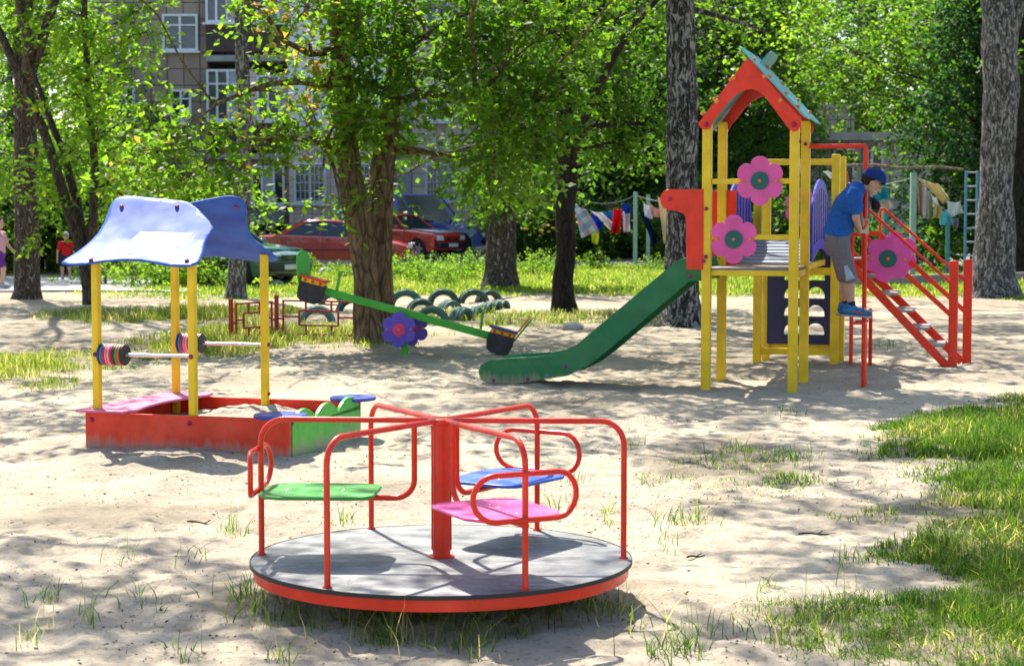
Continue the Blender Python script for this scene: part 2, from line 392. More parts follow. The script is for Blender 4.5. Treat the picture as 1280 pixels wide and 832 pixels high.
DARKIN = plain('dark_interior', (.012, .012, .013), .9)
FRAME_W = plain('white_frame', (.74, .76, .80), .4, var=.06)
ROOFM = plain('grey_roof_sheet', (.20, .20, .21), .6, var=.2)
GLASS = N('window_glass'); GLASS.pbr(GLASS.ramp(GLASS.noise(GLASS.coord(), .8, 4), [(.3, (.012, .018, .028)), (.7, (.05, .065, .09))]), .06, 0, None, 0, .8); GLASS = GLASS.m
GRILLE = plain('painted_grille', (.62, .66, .72), .5)
BY = 70.0; GZ = .22
def W(px, py, Y=BY): return P(px, py, Y)
bld = empty('apartment_building', (0, BY, GZ), label='long tiled apartment block behind the parked cars', cat='building')
def bpart(mb, name, mat, parent=bld, **k):
    o = mb.build(name, mat, parent, **k); return o
def lx(px): return (px - 640) * BY / F
def lz(py): return P(640, py, BY).z - GZ
# sections: (px0, px1, front offset, material)
secs = [(100, 262, 0, TILE_BR, 17.5), (262, 366, -.5, None, 17.5), (366, 492, -.9, TILE_PK, 17.5), (492, 900, 0, STONE_CR, 14.5)]
for (a, b, off, m, h) in secs:
    if m is None: continue
    mb = MB(); mb.box(((lx(a) + lx(b)) / 2, 5 + off / 2, h / 2), (lx(b) - lx(a), 10 - off, h)); bpart(mb, 'wall', m)
# upper white plaster skin on the projecting section
mb = MB(); mb.box(((lx(366) + lx(492)) / 2, -.96, (lz(165) + 17.5) / 2), (lx(492) - lx(366) - .02, .08, 17.5 - lz(165))); bpart(mb, 'plaster_band', PLAST_W)
# loggia bay: back wall, floor slabs, parapets
xa, xb = lx(262) + .01, lx(366) - .01
mb = MB(); mb.box(((xa + xb) / 2, 6.2, 8.7), (xb - xa, 8, 17.4)); bpart(mb, 'wall', TILE_BR)
for py in (196, 74, -48, -160): bpart(MB().box(((xa + xb) / 2, .85, lz(py)), (xb - xa - .02, 2.6, .22)), 'balcony_slab', CONC)
for (p0, p1) in ((152, 186), (30, 66), (-92, -58)):
    mb = MB(); mb.box(((xa + xb) / 2, -.42, (lz(p0) + lz(p1)) / 2), (xb - xa - .04, .1, lz(p0) - lz(p1)))
    for k in range(15): mb.box((xa + .1 + k * (xb - xa - .2) / 14, -.485, (lz(p0) + lz(p1)) / 2), (.04, .03, lz(p0) - lz(p1) - .06))
    bpart(mb, 'balcony_front', BROWN_P)
mb = MB(); mb.box(((lx(302) + lx(326)) / 2, -.42, (lz(88) + lz(152)) / 2), (lx(326) - lx(302) - .04, .08, lz(88) - lz(152))); bpart(mb, 'wall_pier', TILE_PK)
# ground-floor base of the loggia and the lean-to awning over the cellar
mb = MB(); mb.box(((xa + xb) / 2, 1.1, lz(197) / 2), (xb - xa - .02, 2.2, lz(197) - .24)); bpart(mb, 'base_wall', TILE_BR)
mb = MB()
for k in range(34):
    x = lx(312) + k * (lx(358) - lx(312)) / 33; mb.bar((x, -.02, lz(261)), (x, -1.0, lz(280)), .05, .035)
bpart(mb, 'awning', ROOFM)
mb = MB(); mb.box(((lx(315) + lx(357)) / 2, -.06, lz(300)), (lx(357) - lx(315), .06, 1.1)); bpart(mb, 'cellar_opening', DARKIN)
mb = MB(); mb.cyl((lx(497), -.1, 0), (lx(497), -.1, 14.3), .09); mb.box((lx(509), -.06, 7), (lx(514) - lx(503), .14, 14)); bpart(mb, 'downpipe', plain('pipe_blue_grey', (.33, .36, .42), .6))
mb = MB(); mb.box(((lx(515) + lx(900)) / 2, -.14, lz(188)), (lx(900) - lx(515), .3, .26)); mb.box(((lx(515) + lx(900)) / 2, -.09, lz(196)), (lx(900) - lx(515), .2, .14))
mb.tube([(lx(515), -.36, lz(182)), (lx(528), -.38, lz(186)), (lx(545), -.36, lz(184)), (lx(562), -.36, lz(190)), (lx(640), -.36, lz(189)), (lx(880), -.36, lz(187))], .035, 6)
bpart(mb, 'cornice', plain('cream_trim', (.52, .46, .37), .8))
for xx, ww in ((lx(492) + .0, .0),):
    pass
mb = MB(); mb.box((lx(640), 4.6, 14.7), (lx(900) - lx(380), 11.6, .4)); mb.box((lx(300), 4.4, 17.7), (lx(495) - lx(95), 12, .4)); bpart(mb, 'roof', ROOFM)
def window(parent, px0, py0, px1, py1, y, muns=(.5,), trans=None, grille=False, xl=lx, zl=lz, glass=GLASS, curtain=None):
    x0, x1, z0, z1 = xl(px0), xl(px1), zl(py1), zl(py0); w_ = x1 - x0; h = z1 - z0; t = .085; mb = MB()
    for (cx, cz, sx, sz) in ((x0 + t / 2, (z0 + z1) / 2, t, h), (x1 - t / 2, (z0 + z1) / 2, t, h)): mb.box((cx, y, cz), (sx, .12, sz))
    for cz in (z0 + t / 2, z1 - t / 2): mb.box(((x0 + x1) / 2, y, cz), (w_ - 2 * t, .12, t))
    for mx in muns: mb.box((x0 + w_ * mx, y - .004, (z0 + z1) / 2), (.08, .11, h - 2 * t))
    if trans: mb.box(((x0 + x1) / 2, y - .008, z0 + h * trans), (w_ - 2 * t, .10, .06))
    mb.box(((x0 + x1) / 2, y - .08, z0 - .05), (w_ + .2, .3, .07))
    o = mb.build('window', FRAME_W, parent)
    g_ = MB().box(((x0 + x1) / 2, y + .035, (z0 + z1) / 2), (w_ - t, .02, h - t)).build('pane', glass, o, smooth=False)
    if curtain:
        MB().box((x0 + w_ * curtain[0], y + .018, z0 + h * .5), (w_ * curtain[1], .008, h - 2.2 * t)).build('curtain', plain('curtain_cloth', (.42, .45, .52), .8), o)
    if grille:
        gb = MB(); k = 7
        for q in range(k): gb.bar((x0 + w_ * (q + .5) / k, y - .13, z0 + .03), (x0 + w_ * (q + .5) / k, y - .13, z1 - .03), .022, .022)
        for q in range(5): gb.bar((x0, y - .152, z0 + h * (q + .5) / 5), (x1, y - .152, z0 + h * (q + .5) / 5), .02, .02)
        for q in range(3): gb.tube([(x0 + w_ * (q + .5) / 3 + .2 * math.cos(t_), y - .17, z0 + h * .62 + .2 * math.sin(t_)) for t_ in np.linspace(0, 2 * PI, 13)[:-1]], .01, 5, close=True)
        gb.build('grille', GRILLE, o)
    return o
for (a, b_, c, d, gr) in ((207, 18, 251, 64, 0), (148, 46, 168, 68, 0), (216, 112, 242, 151, 0), (150, 108, 172, 150, 0), (212, 206, 246, 252, 0), (150, 206, 176, 252, 0), (207, -104, 251, -58, 0)):
    window(bld, a, b_, c, d, -.05, (.5,), .7)
for (a, b_, c, d) in ((263, 88, 303, 152), (325, 95, 367, 152), (263, -32, 303, 30), (325, -30, 367, 30)): window(bld, a, b_, c, d, -.44, (.33, .66), .72, curtain=(.8, .3))
window(bld, 315, 207, 357, 256, -.05, (.33, .68), None, curtain=(.5, .3))
window(bld, 372, 204, 412, 254, -.98, (.5,), None, True)
window(bld, 432, 204, 474, 254, -.98, (.5,), None, True)
for (a, c) in ((385, 405), (432, 474)):
    for (b_, d) in ((96, 150), (-22, 32)): window(bld, a, b_, c, d, -1.04, (.5,))
for k in range(6):
    for (b_, d) in ((204, 251), (104, 152), (-2, 46), (-106, -58)):
        x = 532 + k * 62; window(bld, x, b_, x + 30, d, -.05, (.5,), .72 if k % 2 else None, grille=(b_ == 204 and k < 3))

b2 = empty('brick_outbuilding', (0, 66, GZ), label='lower grey tiled building with a flat overhanging roof at the right', cat='building')
lx2 = lambda px: (px - 640) * 66 / F
lz2 = lambda py: P(640, py, 66).z - GZ
mb = MB(); mb.box(((lx2(1010) + lx2(1300)) / 2, 4, lz2(176) / 2), (lx2(1300) - lx2(1010), 8, lz2(176))); mb.build('wall', TILE_GR, b2)
mb = MB(); mb.box(((lx2(1000) + lx2(1310)) / 2, 3.5, lz2(172)), (lx2(1310) - lx2(1000), 9.4, .28)); mb.build('roof', CONC, b2)
mb = MB(); mb.box(((lx2(1046) + lx2(1098)) / 2, 6.5, (lz2(168) + lz2(125)) / 2), (lx2(1098) - lx2(1046), 3, lz2(125) - lz2(168))); mb.box(((lx2(1050) + lx2(1094)) / 2, 6.5, lz2(123)), (1.6, 3.3, .12)); mb.build('roof_hut', TILE_GR, b2)
window(b2, 1040, 185, 1066, 232, -.05, (.5,), None, xl=lx2, zl=lz2)
window(b2, 1086, 184, 1102, 300, -.05, (), None, xl=lx2, zl=lz2)
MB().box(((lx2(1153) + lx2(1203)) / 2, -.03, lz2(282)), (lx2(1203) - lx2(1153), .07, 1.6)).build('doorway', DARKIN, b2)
MB().box(((lx2(1146) + lx2(1212)) / 2, -1.2, .3), (lx2(1212) - lx2(1146), 1.2, .62)).build('step', plain('bluish_step', (.30, .34, .40), .8), b2, bevel=.02)
mb = MB(); mb.box(((lx2(885) + lx2(1005)) / 2, 5, 2.2), (lx2(1005) - lx2(885), 6, 4.4))
b3 = empty('garage', (0, 67, GZ), label='plain low pink washed garage seen through the trees beyond the tower', cat='garage')
mb.build('wall', TILE_PK, b3); MB().box(((lx2(885) + lx2(1005)) / 2, 5, 4.5), (4.0, 6.6, .16)).build('roof', ROOFM, b3)

# ================================================================== the merry-go-round
DZ = .19
cc = (G(552, 655, DZ) + G(552, 745, DZ)) / 2; CX, CY = cc.x, cc.y
mg = empty('merry_go_round', (CX, CY, 0), label='red playground roundabout with three coloured seats on a grey round platform', cat='merry-go-round')
RD = .805
n = N('grey_deck'); v = n.coord(); a = n.noise(v, 4.5, 7, .7); b = n.noise(n.coord((1.2, 5, 1)), 3.2, 6, .7, 1.2); gr_ = n.noise(v, 120, 3, .8)
c = n.ramp(a, [(.3, (.055, .058, .065)), (.48, (.15, .155, .165)), (.7, (.27, .275, .285))])
c = n.mix(n.ramp(b, [(.50, (0, 0, 0)), (.68, (.8, .8, .8))]), c, (.40, .385, .36))
c = n.mix(n.ramp(gr_, [(.6, (0, 0, 0)), (.72, (.6, .6, .6))]), c, (.12, .12, .13))
n.pbr(c, .5, 0, n.bump(gr_, .25, .003), 0, .45); DECK = n.m
mb = MB(); mb.lathe([(.02, DZ - .016), (RD - .003, DZ - .016), (RD, DZ - .012), (RD, DZ - .002), (RD - .004, DZ), (.02, DZ)], (0, 0, 0), n=96); pl = mb.build('platform', DECK, mg)
MB().lathe([(RD + .0005, DZ - .0165), (RD + .004, DZ - .0165), (RD + .004, DZ + .001), (RD + .0005, DZ + .001)], n=96, closed=True).build('rubber_edge', plain('black_edge', (.02, .02, .022), .6), pl)
mb = MB(); mb.lathe([(RD - .035, DZ - .062), (RD - .012, DZ - .065), (RD - .010, DZ - .0175), (RD - .035, DZ - .0175)], n=96, closed=True)
for k in range(6):
    a = PI / 3 * k + .2; mb.bar((.08 * math.cos(a), .08 * math.sin(a), DZ - .04), ((RD - .04) * math.cos(a), (RD - .04) * math.sin(a), DZ - .04), .04, .035)
mb.build('rim', paint(RED, .35, .5), pl)
mb = MB(); mb.cyl((0, 0, -.05), (0, 0, .60 + DZ - .02), .038, 28); mb.lathe([(.052, 0), (.058, .004), (.058, .022), (.05, .026)], (0, 0, .757), n=24)
mb.lathe([(.056, 0), (.056, .004), (.05, .006)], (0, 0, DZ + .001), n=24)
for k in range(8):
    a = PI / 4 * k; mb.bar((.038 * math.cos(a), .038 * math.sin(a), DZ + .03), (.038 * math.cos(a), .038 * math.sin(a), .75), .010, .008)
mb.build('column', paint(RED, .35, .8), mg)
def arc(c, ex, ey, r, a0, a1, n=7): return [Vector(c) + Vector(ex) * r * math.cos(a0 + (a1 - a0) * i / (n - 1)) + Vector(ey) * r * math.sin(a0 + (a1 - a0) * i / (n - 1)) for i in range(n)]
RP = .772; ZT = .772; TR = .0125
angs = [math.radians(a) for a in (-63, -2.5, 57.5, 117, 176.5, 237)]
CZ = Vector((0, 0, 1))
for a in angs:
    d = Vector((math.cos(a), math.sin(a), 0))
    pts = [d * .05 + CZ * ZT, d * (RP - .10) + CZ * ZT] + arc(d * (RP - .10) + CZ * (ZT - .10), d, CZ, .10, PI / 2, 0, 9)[1:] + [d * RP + CZ * DZ]
    mb = MB(); mb.tube(pts, TR, 14); mb.cyl(d * RP + CZ * (DZ - .001), d * RP + CZ * (DZ + .006), .019, 14); mb.build('rail', paint(RED, .30, .8), mg, angle=50)
SZ = .455
for a, colr, cn in ((angs[0], PNK, 'pink'), (angs[2], (.02, .10, .52), 'blue'), (angs[4], GRN, 'green')):
    d = Vector((math.cos(a), math.sin(a), 0)); t = Vector((-math.sin(a), math.cos(a), 0))
    o = d * (RP + TR * 2.0); hw = .225; r = .09; zc = .555
    loop = arc(o + t * (hw - r) + CZ * zc, t, CZ, r, -PI / 2, PI / 2, 10) + arc(o - t * (hw - r) + CZ * zc, t, CZ, r, PI / 2, 3 * PI / 2, 10)
    # the loop wraps slightly round the rider
    loop = [p - d * (.025 * (abs((p - o).dot(t)) / hw) ** 2) for p in loop]
    MB().tube(loop, .0115, 12, close=True).build('back_loop', paint(RED, .22, .25), mg, angle=60)
    ri = .115; pts = [d * ri + CZ * (ZT - .005), d * ri + CZ * (SZ + .07)] + arc(d * (ri + .08) + CZ * (SZ + .065), -d, -CZ, .08, 0, PI / 2, 8)[0:] + [d * (RP + .01) + CZ * (SZ - .015)]
    MB().tube(pts, .0125, 12).build('seat_support', paint(RED, .22, .25), mg, angle=60)
    # seat board: a rounded octagon, slightly wider outside
    out = [(.27, -.13), (.30, -.185), (.35, -.20), (.66, -.21), (.735, -.17), (.765, -.10), (.765, .10), (.735, .17), (.66, .21), (.35, .20), (.30, .185), (.27, .13)]
    s = MB().prism(out, CZ * (SZ + .002), d, t, .014)
    so = s.build('seat', paint(colr, .38, .8), mg, bevel=.005, label=cn + ' seat board')
    bo = MB()
    for q in (.42, .50, .66): 
        for k in (-.02, .02): bo.ball(d * q + t * k + CZ * (SZ + .017), .0045, 8, 5, (1, 1, .4))
    bo.build('bolt', plain('bolt_zinc', (.6, .6, .6), .35, .8), so)

# ================================================================== the sandbox with its little roof
TH = math.radians(-17)
sb = empty('sandbox', (-2.94, 12.72, 0), TH, label='red sandbox with a blue wavy roof on four yellow posts', cat='sandbox')
REDD = paint(RED, .5, .7, .11); REDO = paint((.76, .05, .015), .5, .6, .085)
def board(a, b, z0, z1, th, mat, name='side_board', lab=None):
    mb = MB(); a = Vector(a); b = Vector(b); mb.bar((a.x, a.y, (z0 + z1) / 2), (b.x, b.y, (z0 + z1) / 2), th, z1 - z0)
    return mb.build(name, mat, sb, bevel=.004, label=lab)
Lx, Ly = 1.52, 1.26
board((-.02, 0), (Lx, 0), -.05, .265, .03, REDO); board((-.02, Ly), (Lx, Ly), -.05, .26, .03, REDD)
board((0, .017), (0, Ly - .017), -.05, .26, .03, REDO)
hump = [(0, -.05), (Ly - .034, -.05), (Ly - .034, .24)]
for k in range(49):
    s_ = (Ly - .034) * (1 - k / 48); f = abs(math.sin(PI * 3 * s_ / (Ly - .034))) ** .7; hump.append((s_, .215 + .10 * f))
mb = MB().prism(hump, (Lx - .02, .017, 0), (0, 1, 0), (0, 0, 1), .03); mb.build('wave_board', paint((.06, .46, .05), .4, .7, .10), sb, bevel=.004, label='green board with a wavy top')
pts = [(-.07, -.06), (.30, -.06), (.33, .05)] + [(.33 - .075 * math.sin(PI * k / 12) + .0 * k, .10 + 1.06 * k / 12) for k in range(13)] + [(.33, 1.20), (.30, 1.33), (-.07, 1.33)]
MB().prism(pts, (0, 0, .268), (1, 0, 0), (0, 1, 0), .018).build('bench', paint((.72, .16, .34), .4, .5), sb, bevel=.005, label='pink bench board across one end')
for (x, y, r) in ((1.44, .02, .175), (1.47, Ly - .02, .165)):
    mb = MB(); mb.lathe([(.01, .272), (r, .272), (r + .006, .278), (r + .006, .290), (r, .296), (.01, .296)], (x, y, 0), n=40)
    so = mb.build('corner_seat', paint((.02, .055, .33), .35, .4), sb, label='round blue corner seat')
    MB().prism([(-.10, 0), (.02, 0), (.02, -.12)], (x, y + .0, .270), (1, 0, 0), (0, 0, 1), .02).build('bracket', paint((.02, .03, .10)), so)
YP = paint(YEL, .4, .35, .04)
for (s_, t_) in ((.045, .045), (.78, .045), (.045, Ly - .045), (.78, Ly - .045)):
    mb = MB(); mb.box((s_, t_, .66), (.052, .052, 1.36)); mb.build('post', YP, sb, bevel=.007)
# sand inside
gx, gy = np.meshgrid(np.linspace(.02, Lx - .03, 60), np.linspace(.02, Ly - .02, 50)); hz = .12 + .10 * np.exp(-((gx - .78) ** 2 + (gy - 1.05) ** 2) / .25) + (fbm(gx * 9, gy * 9, 5) - .5) * .07
V_ = np.stack([gx.ravel(), gy.ravel(), hz.ravel()], 1); i_ = np.arange(49 * 59); a_ = (i_ // 59) * 60 + i_ % 59
np_mesh('sand_fill', V_, np.stack([a_, a_ + 1, a_ + 61, a_ + 60], 1), SAND, sb, smooth=True)
# roof panels: outline in (s, w), w runs up the slope
def roof_panel(front):
    def bez(p, k=16): return p
    s0, s1 = -.17, .86
    bot = []
    for k in range(25):
        q = k / 24; s_ = s0 + (s1 - s0) * q; arch = .11 * math.sin(PI * min(1, max(0, (q - .12) / .72))) ** 1.3 if .12 < q < .84 else 0
        bot.append((s_, .0 + arch + (.04 * ((.06 - q) / .06) if q < .06 else 0) + (.05 * ((q - .94) / .06) ** 2 if q > .94 else 0)))
    right = [(.86, .12), (.835, .25), (.80, .40), (.785, .55)] + ([] if front else [(.81, .70), (.85, .82), (.88, .92)])
    left = [(-.12, .92), (-.105, .82), (-.09, .70), (-.085, .55), (-.10, .42), (-.13, .25), (-.165, .12)]
    top = []
    for k in range(17):
        q = k / 16
        f = 1.05 if q < .1 else 1.05 - (.075 if front else .13) * min(1, (q - .1) / .45)
        if q < .04: f = 1.01
        top.append((.87 - q * .98 if not front else -.11 + q * .98, f))
    if front: top = [(.79, .64), (.72, .74), (.60, .87), (.50, .955), (.44, .975)] + [q for q in top[::-1] if q[0] < .40]
    # front: hump at the left, sinking to the right; back: the other way round
    outl = bot + right + top + left
    L = math.hypot(.68, .46)
    if front: o = (0, -.07, 1.285); ey = Vector((0, .68, .455))
    else: o = (0, Ly + .07, 1.285); ey = Vector((0, -.68, .455))
    o = Vector(o)
    n_ = len(outl)
    # curved (slightly dished) panel: a grid fill through bmesh
    bm = bmesh.new(); vs = [bm.verts.new((p[0], p[1], 0)) for p in outl]; f = bm.faces.new(vs)
    bmesh.ops.triangulate(bm, faces=[f])
    for _ in range(6):
        bmesh.ops.subdivide_edges(bm, edges=[e for e in bm.edges if e.calc_length() > .05], cuts=1)
        bmesh.ops.triangulate(bm, faces=bm.faces[:]); bmesh.ops.beautify_fill(bm, faces=bm.faces[:], edges=bm.edges[:])
    for v_ in bm.verts:
        s_, w_ = v_.co.x, v_.co.y; q = o + Vector((1, 0, 0)) * s_ + ey * w_; q.z += -.045 * math.sin(PI * min(1, max(0, w_)))
        v_.co = q
    if not front: bmesh.ops.reverse_faces(bm, faces=bm.faces[:])
    me = bpy.data.meshes.new('roof_panel'); bm.to_mesh(me); bm.free(); me.polygons.foreach_set('use_smooth', [True] * len(me.polygons))
    oo = link_mesh('roof_panel', me, RBLUE, sb); md = oo.modifiers.new('thick', 'SOLIDIFY'); md.thickness = .011; md.offset = 0
    bo = MB(); nrm = Vector((0, -ey.z, abs(ey.y))) if front else Vector((0, ey.z, abs(ey.y)))
    nrm.normalize()
    bl = [(.045, .085), (.775, .085), (-.02, .90), (.42, .90)] if front else [(.045, .085), (.775, .085), (.30, .92), (.80, .92)]
    for s_, w_ in bl:
        c_ = o + Vector((s_, 0, 0)) + ey * w_; c_.z -= .045 * math.sin(PI * w_)
        for sg in ((1,) if w_ < .5 else (1, -1)): bo.ball(c_ + nrm * sg * .008, .017, 12, 7, (1, 1, .9))
    bo.build('bolt', paint((.30, .02, .10)), oo)
    return oo
n = N('blue_panel'); v = n.coord(); f = n.noise(n.coord((1.0, 1.0, 2.0)), 3.2, 5, .6)
c = n.ramp(f, [(.35, (.018, .07, .38)), (.65, (.035, .12, .50))]); n.pbr(c, n.ramp(n.noise(v, 5, 5), [(.3, (.5,) * 3), (.7, (.7,) * 3)]), 0, n.bump(n.noise(v, 5, 3), .05, .01), .0, .3); RBLUE = n.m
rp = roof_panel(True); roof_panel(False)
def onroof(s_, w_, lift=.010):
    q = Vector((s_, -.07 + .68 * w_, 1.285 + .455 * w_)); q.z -= .045 * math.sin(PI * w_); return q + Vector((0, -.455, .68)).normalized() * lift
q = [(.16, .23), (.57, .23), (.66, .56), (.25, .58)]
vs = []; fs = []
for a in range(7):
    for b in range(5):
        u_, v_ = a / 6, b / 4; s_ = (q[0][0] * (1 - u_) + q[1][0] * u_) * (1 - v_) + (q[3][0] * (1 - u_) + q[2][0] * u_) * v_
        w_ = (q[0][1] * (1 - u_) + q[1][1] * u_) * (1 - v_) + (q[3][1] * (1 - u_) + q[2][1] * u_) * v_; vs.append(onroof(s_, w_, .008))
for a in range(6):
    for b in range(4): k = a * 5 + b; fs.append((k, k + 5, k + 6, k + 1))
st = MB().add(vs, fs).build('sticker', plain('faded_sticker', (.72, .74, .78), .4, var=.1), rp, label='faded blank white sticker')
# abacus rods with coloured discs
for (t_, s0, n_) in ((.045, .045, 9), (Ly - .045, .045, 9)):
    mb = MB(); mb.cyl((.07, t_, .665), (.755, t_, .665), .013, 12); rod = mb.build('abacus_rod', plain('steel_rod', (.62, .60, .58), .3, .8), sb)
    cols = [(.02, .03, .16), (.04, .25, .38), (.60, .02, .03), (.75, .22, .35), (.85, .35, .45), (.60, .02, .04), (.10, .02, .06), (.03, .35, .05), (.75, .10, .03), (.03, .03, .03)]
    for k, c_ in enumerate(cols):
        x = .078 + k * .0195; MB().lathe([(.014, 0), (.070, 0), (.074, .003), (.074, .0135), (.070, .017), (.014, .017)], (x, t_, .665), (1, 0, 0), 26).build('abacus_disc', paint(c_, .45, .3), rod)
bo = MB()
for (x, z) in ((.03, .215), (.78, .215), (.045, .665), (.78, .665)): bo.ball((x, (-.018 if z < .5 else .017), z), .017, 10, 6)
for (x, z) in ((.78, .665), (.78, .30)): bo.ball((x + .028, Ly - .045, z), .015, 10, 6)
bo.build('bolt', paint((.30, .02, .10)), sb)

# ================================================================== the slide tower
TT = math.radians(-15)
tw = empty('slide_tower', (1.80, 17.02, 0), TT, label='tall yellow climbing tower with red gable roof, flowers and stairs', cat='playground tower')
def tb(mb, name, mat, parent=None, **k): return mb.build(name, mat, parent or tw, **k)
PW = .085
YT = paint(YEL, .38, .45)
for (s_, t_, h, base) in ((0, 0, 2.52, 0), (.8, 0, 2.52, 0), (0, .95, 2.52, 0), (.8, .95, 2.52, 0), (.1, 2.87, 2.22, 0), (.92, 2.87, 2.26, 0), (.1, 3.62, 2.22, 0), (.92, 3.62, 2.26, 0)):
    tb(MB().box((s_, t_, h / 2 - .1), (PW, PW, h + .2)), 'post', YT, bevel=.008)
for z in (1.09, 1.42, 1.93): tb(MB().box((.4, 0, z), (.8 - PW, .042, .05)), 'front_rail', YT, bevel=.005)
class Bars:
    def box(s, c, sz): tb(MB().box(c, sz), 'frame_bar', YT, bevel=.005)
mb = Bars()
for s_ in (0, .8): mb.box((s_, .475, 1.075), (.042, .95 - PW, .06))
mb.box((.4, .95, 1.07), (.8 - PW, .042, .06)); mb.box((.51, 2.87, 2.19), (.82 - PW, .04, .045)); mb.box((.51, 2.87, .16), (.82 - PW, .04, .07)); mb.box((.51, 3.62, .16), (.82 - PW, .04, .07)); mb.box((.51, 2.87, 1.02), (.82 - PW, .05, .08)); mb.box((.51, 3.62, 1.02), (.82 - PW, .05, .08))
mb.box((.8 , 1.9, 1.12), (.045, 1.9 - PW, .06)); mb.box((0.02, 1.9, 1.12), (.045, 1.9 - PW, .06)); mb.box((.51, 3.62, 2.19), (.82 - PW, .04, .045))
# decks
n = N('deck_board'); v = n.coord(); a = n.noise(n.coord((.8, 9, 9)), 3, 6, .65); 
n.pbr(n.ramp(a, [(.3, (.10, .12, .17)), (.7, (.25, .29, .36))]), .55, 0, n.bump(a, .3, .004)); DKB = n.m
mb = MB(); mb.box((.4, .475, 1.125), (.8 + .02, .95 + .02, .022)); tb(mb, 'platform', plain('platform_ply', (.20, .17, .15), .7, var=.3), bevel=.003)
for k in range(11):
    t0 = 1.03 + k * .165; z0 = 1.15 + .0 * k + .19 * min(1, max(0, (t0 - 1.03) / 1.1))
    mb = MB(); mb.box((.42, t0 + .075, z0 + .01), (.86, .150, .024), Matrix.Rotation(.12 if k < 7 else 0, 3, 'X')); tb(mb, 'bridge_plank', DKB, bevel=.003)
mb = MB(); mb.box((.51, 3.245, 1.335), (.84, .72, .025)); tb(mb, 'platform', DKB, bevel=.003)
# gable roof
def arch_board(t_):
    o = [(-.075, 2.46), (-.055, 2.42), (-.01, 2.40), (.035, 2.42)]
    inner = [(.065, 2.48), (.13, 2.56), (.20, 2.65), (.27, 2.715), (.34, 2.755), (.41, 2.765), (.47, 2.745), (.54, 2.69), (.62, 2.58), (.70, 2.47), (.745, 2.41)]
    r_ = [(.79, 2.375), (.83, 2.385), (.865, 2.43), (.86, 2.49)]
    apex = [(.43, 3.0), (.385, 3.04), (.34, 3.01)]
    return MB().prism(o + inner + r_ + apex, (0, t_, 0), (1, 0, 0), (0, 0, 1), .028)
for t_ in (-.050, 1.03): tb(arch_board(t_), 'gable_board', paint(RED, .4, .3), bevel=.003)
OR = paint((.80, .25, .05), .4, .1)
def slope_panel(a, b, t0, t1, name='roof_panel'):
    a = Vector((a[0], 0, a[1])); b = Vector((b[0], 0, b[1])); d = (b - a); n_ = Vector((-d.z, 0, d.x)).normalized() * .014
    if n_.z < 0: n_ = -n_
    outl = [(0, t0 + .10), (.04, t0 + .02), (.10, t0)] + [(.2 + .7 * k / 6, t0 + .012 * math.sin(k * 1.2)) for k in range(7)] + [(1, t0 + .015), (.985, t0 + .14), (1.01, t0 + .30), (.985, .475), (1.01, t1 - .3), (.985, t1 - .14), (1, t1 - .015), (.1, t1), (.04, t1 - .02), (0, t1 - .10)]
    mb = MB(); nn = len(outl); lo = [a + d * w_ + Vector((0, t_, 0)) for w_, t_ in outl]; vs = lo + [p + n_ for p in lo]
    mb.add(vs, [tuple(range(nn - 1, -1, -1)), tuple(range(nn, 2 * nn))] + [(i, (i + 1) % nn, nn + (i + 1) % nn, nn + i) for i in range(nn)])
    o = tb(mb, name, paint((.10, .40, .40), .4, .4), bevel=.002)
    bo = MB()
    for t_ in (-.02, 1.0):
        for w_ in (.2, .44, .68, .86): bo.ball(a + d * w_ + Vector((0, t_ + .02, 0)) + n_ * 1.4, .022, 10, 6, (1, 1, .9))
    bo.build('bolt', OR, o); return o
slope_panel((.285, 3.155), (.895, 2.50), -.12, 1.34)
slope_panel((.50, 3.165), (-.12, 2.44), .62, 1.30)
bo = MB()
for (x, z) in ((.12, 2.66), (.27, 2.87), (.55, 2.88), (.70, 2.66)):
    bo.ball((x - .02, -.085, z), .025, 12, 7); bo.ball((x, 1.06, z), .02, 10, 6)
tb(bo, 'bolt', OR)
bo = MB()
for (x, z) in ((0, 2.45), (.8, 2.44)): bo.ball((x, -.085, z), .024, 12, 7)
for (x, y, z) in ((0, -.046, 1.24), (0, -.046, 1.68), (.046 + .8, .95, 2.29), (.8 + .046, 0.0, 2.29), (.8, 0.905, 2.3)): bo.ball((x, y, z), .019, 10, 6)
tb(bo, 'bolt', paint((.35, .01, .06)))
# flowers
def flower(c, ex, ey, R, pet, ctr, parent, name='flower', back=0.0, petals=6, rot=PI / 6):
    ex = Vector(ex); ey = Vector(ey); nz = ex.cross(ey).normalized(); c = Vector(c); out = []
    K = 96
    for k in range(K):
        a = 2 * PI * k / K; s_ = abs(math.cos(petals / 2 * (a + rot))); out.append((R * (.73 + .27 * s_ ** .55) * math.cos(a), R * (.73 + .27 * s_ ** .55) * math.sin(a)))
    mb = MB().prism(out, c, ex, ey, .018); o = mb.build(name, paint(pet, .4, .2), parent, bevel=.003)
    mb = MB(); mb.lathe([(.001, 0), (R * .37, 0), (R * .37, .010), (.001, .012)], c + nz * .019, nz, 32); mb.build('flower_centre', paint(ctr, .4, .2), o)
    bo = MB(); bo.ball(c + nz * .035, R * .075, 10, 6)
    for sg in (-1, 1): bo.ball(c + nz * .022 + ex * sg * R * .68, R * .075, 10, 6)
    bo.build('bolt', OR, o); return o
TC = (.01, .12, .11)
def fl(c, *a, **k): return flower(c, (1, 0, 0), (0, 0, 1), *a, **k)
fl((.49, -.024, 1.935), .225, PNK, TC, tw); fl((.255, -.024, 1.40), .225, PNK, TC, tw)
flower((.51, 3.60, 1.70), (1, 0, 0), (0, 0, 1), .22, PNK, TC, tw)
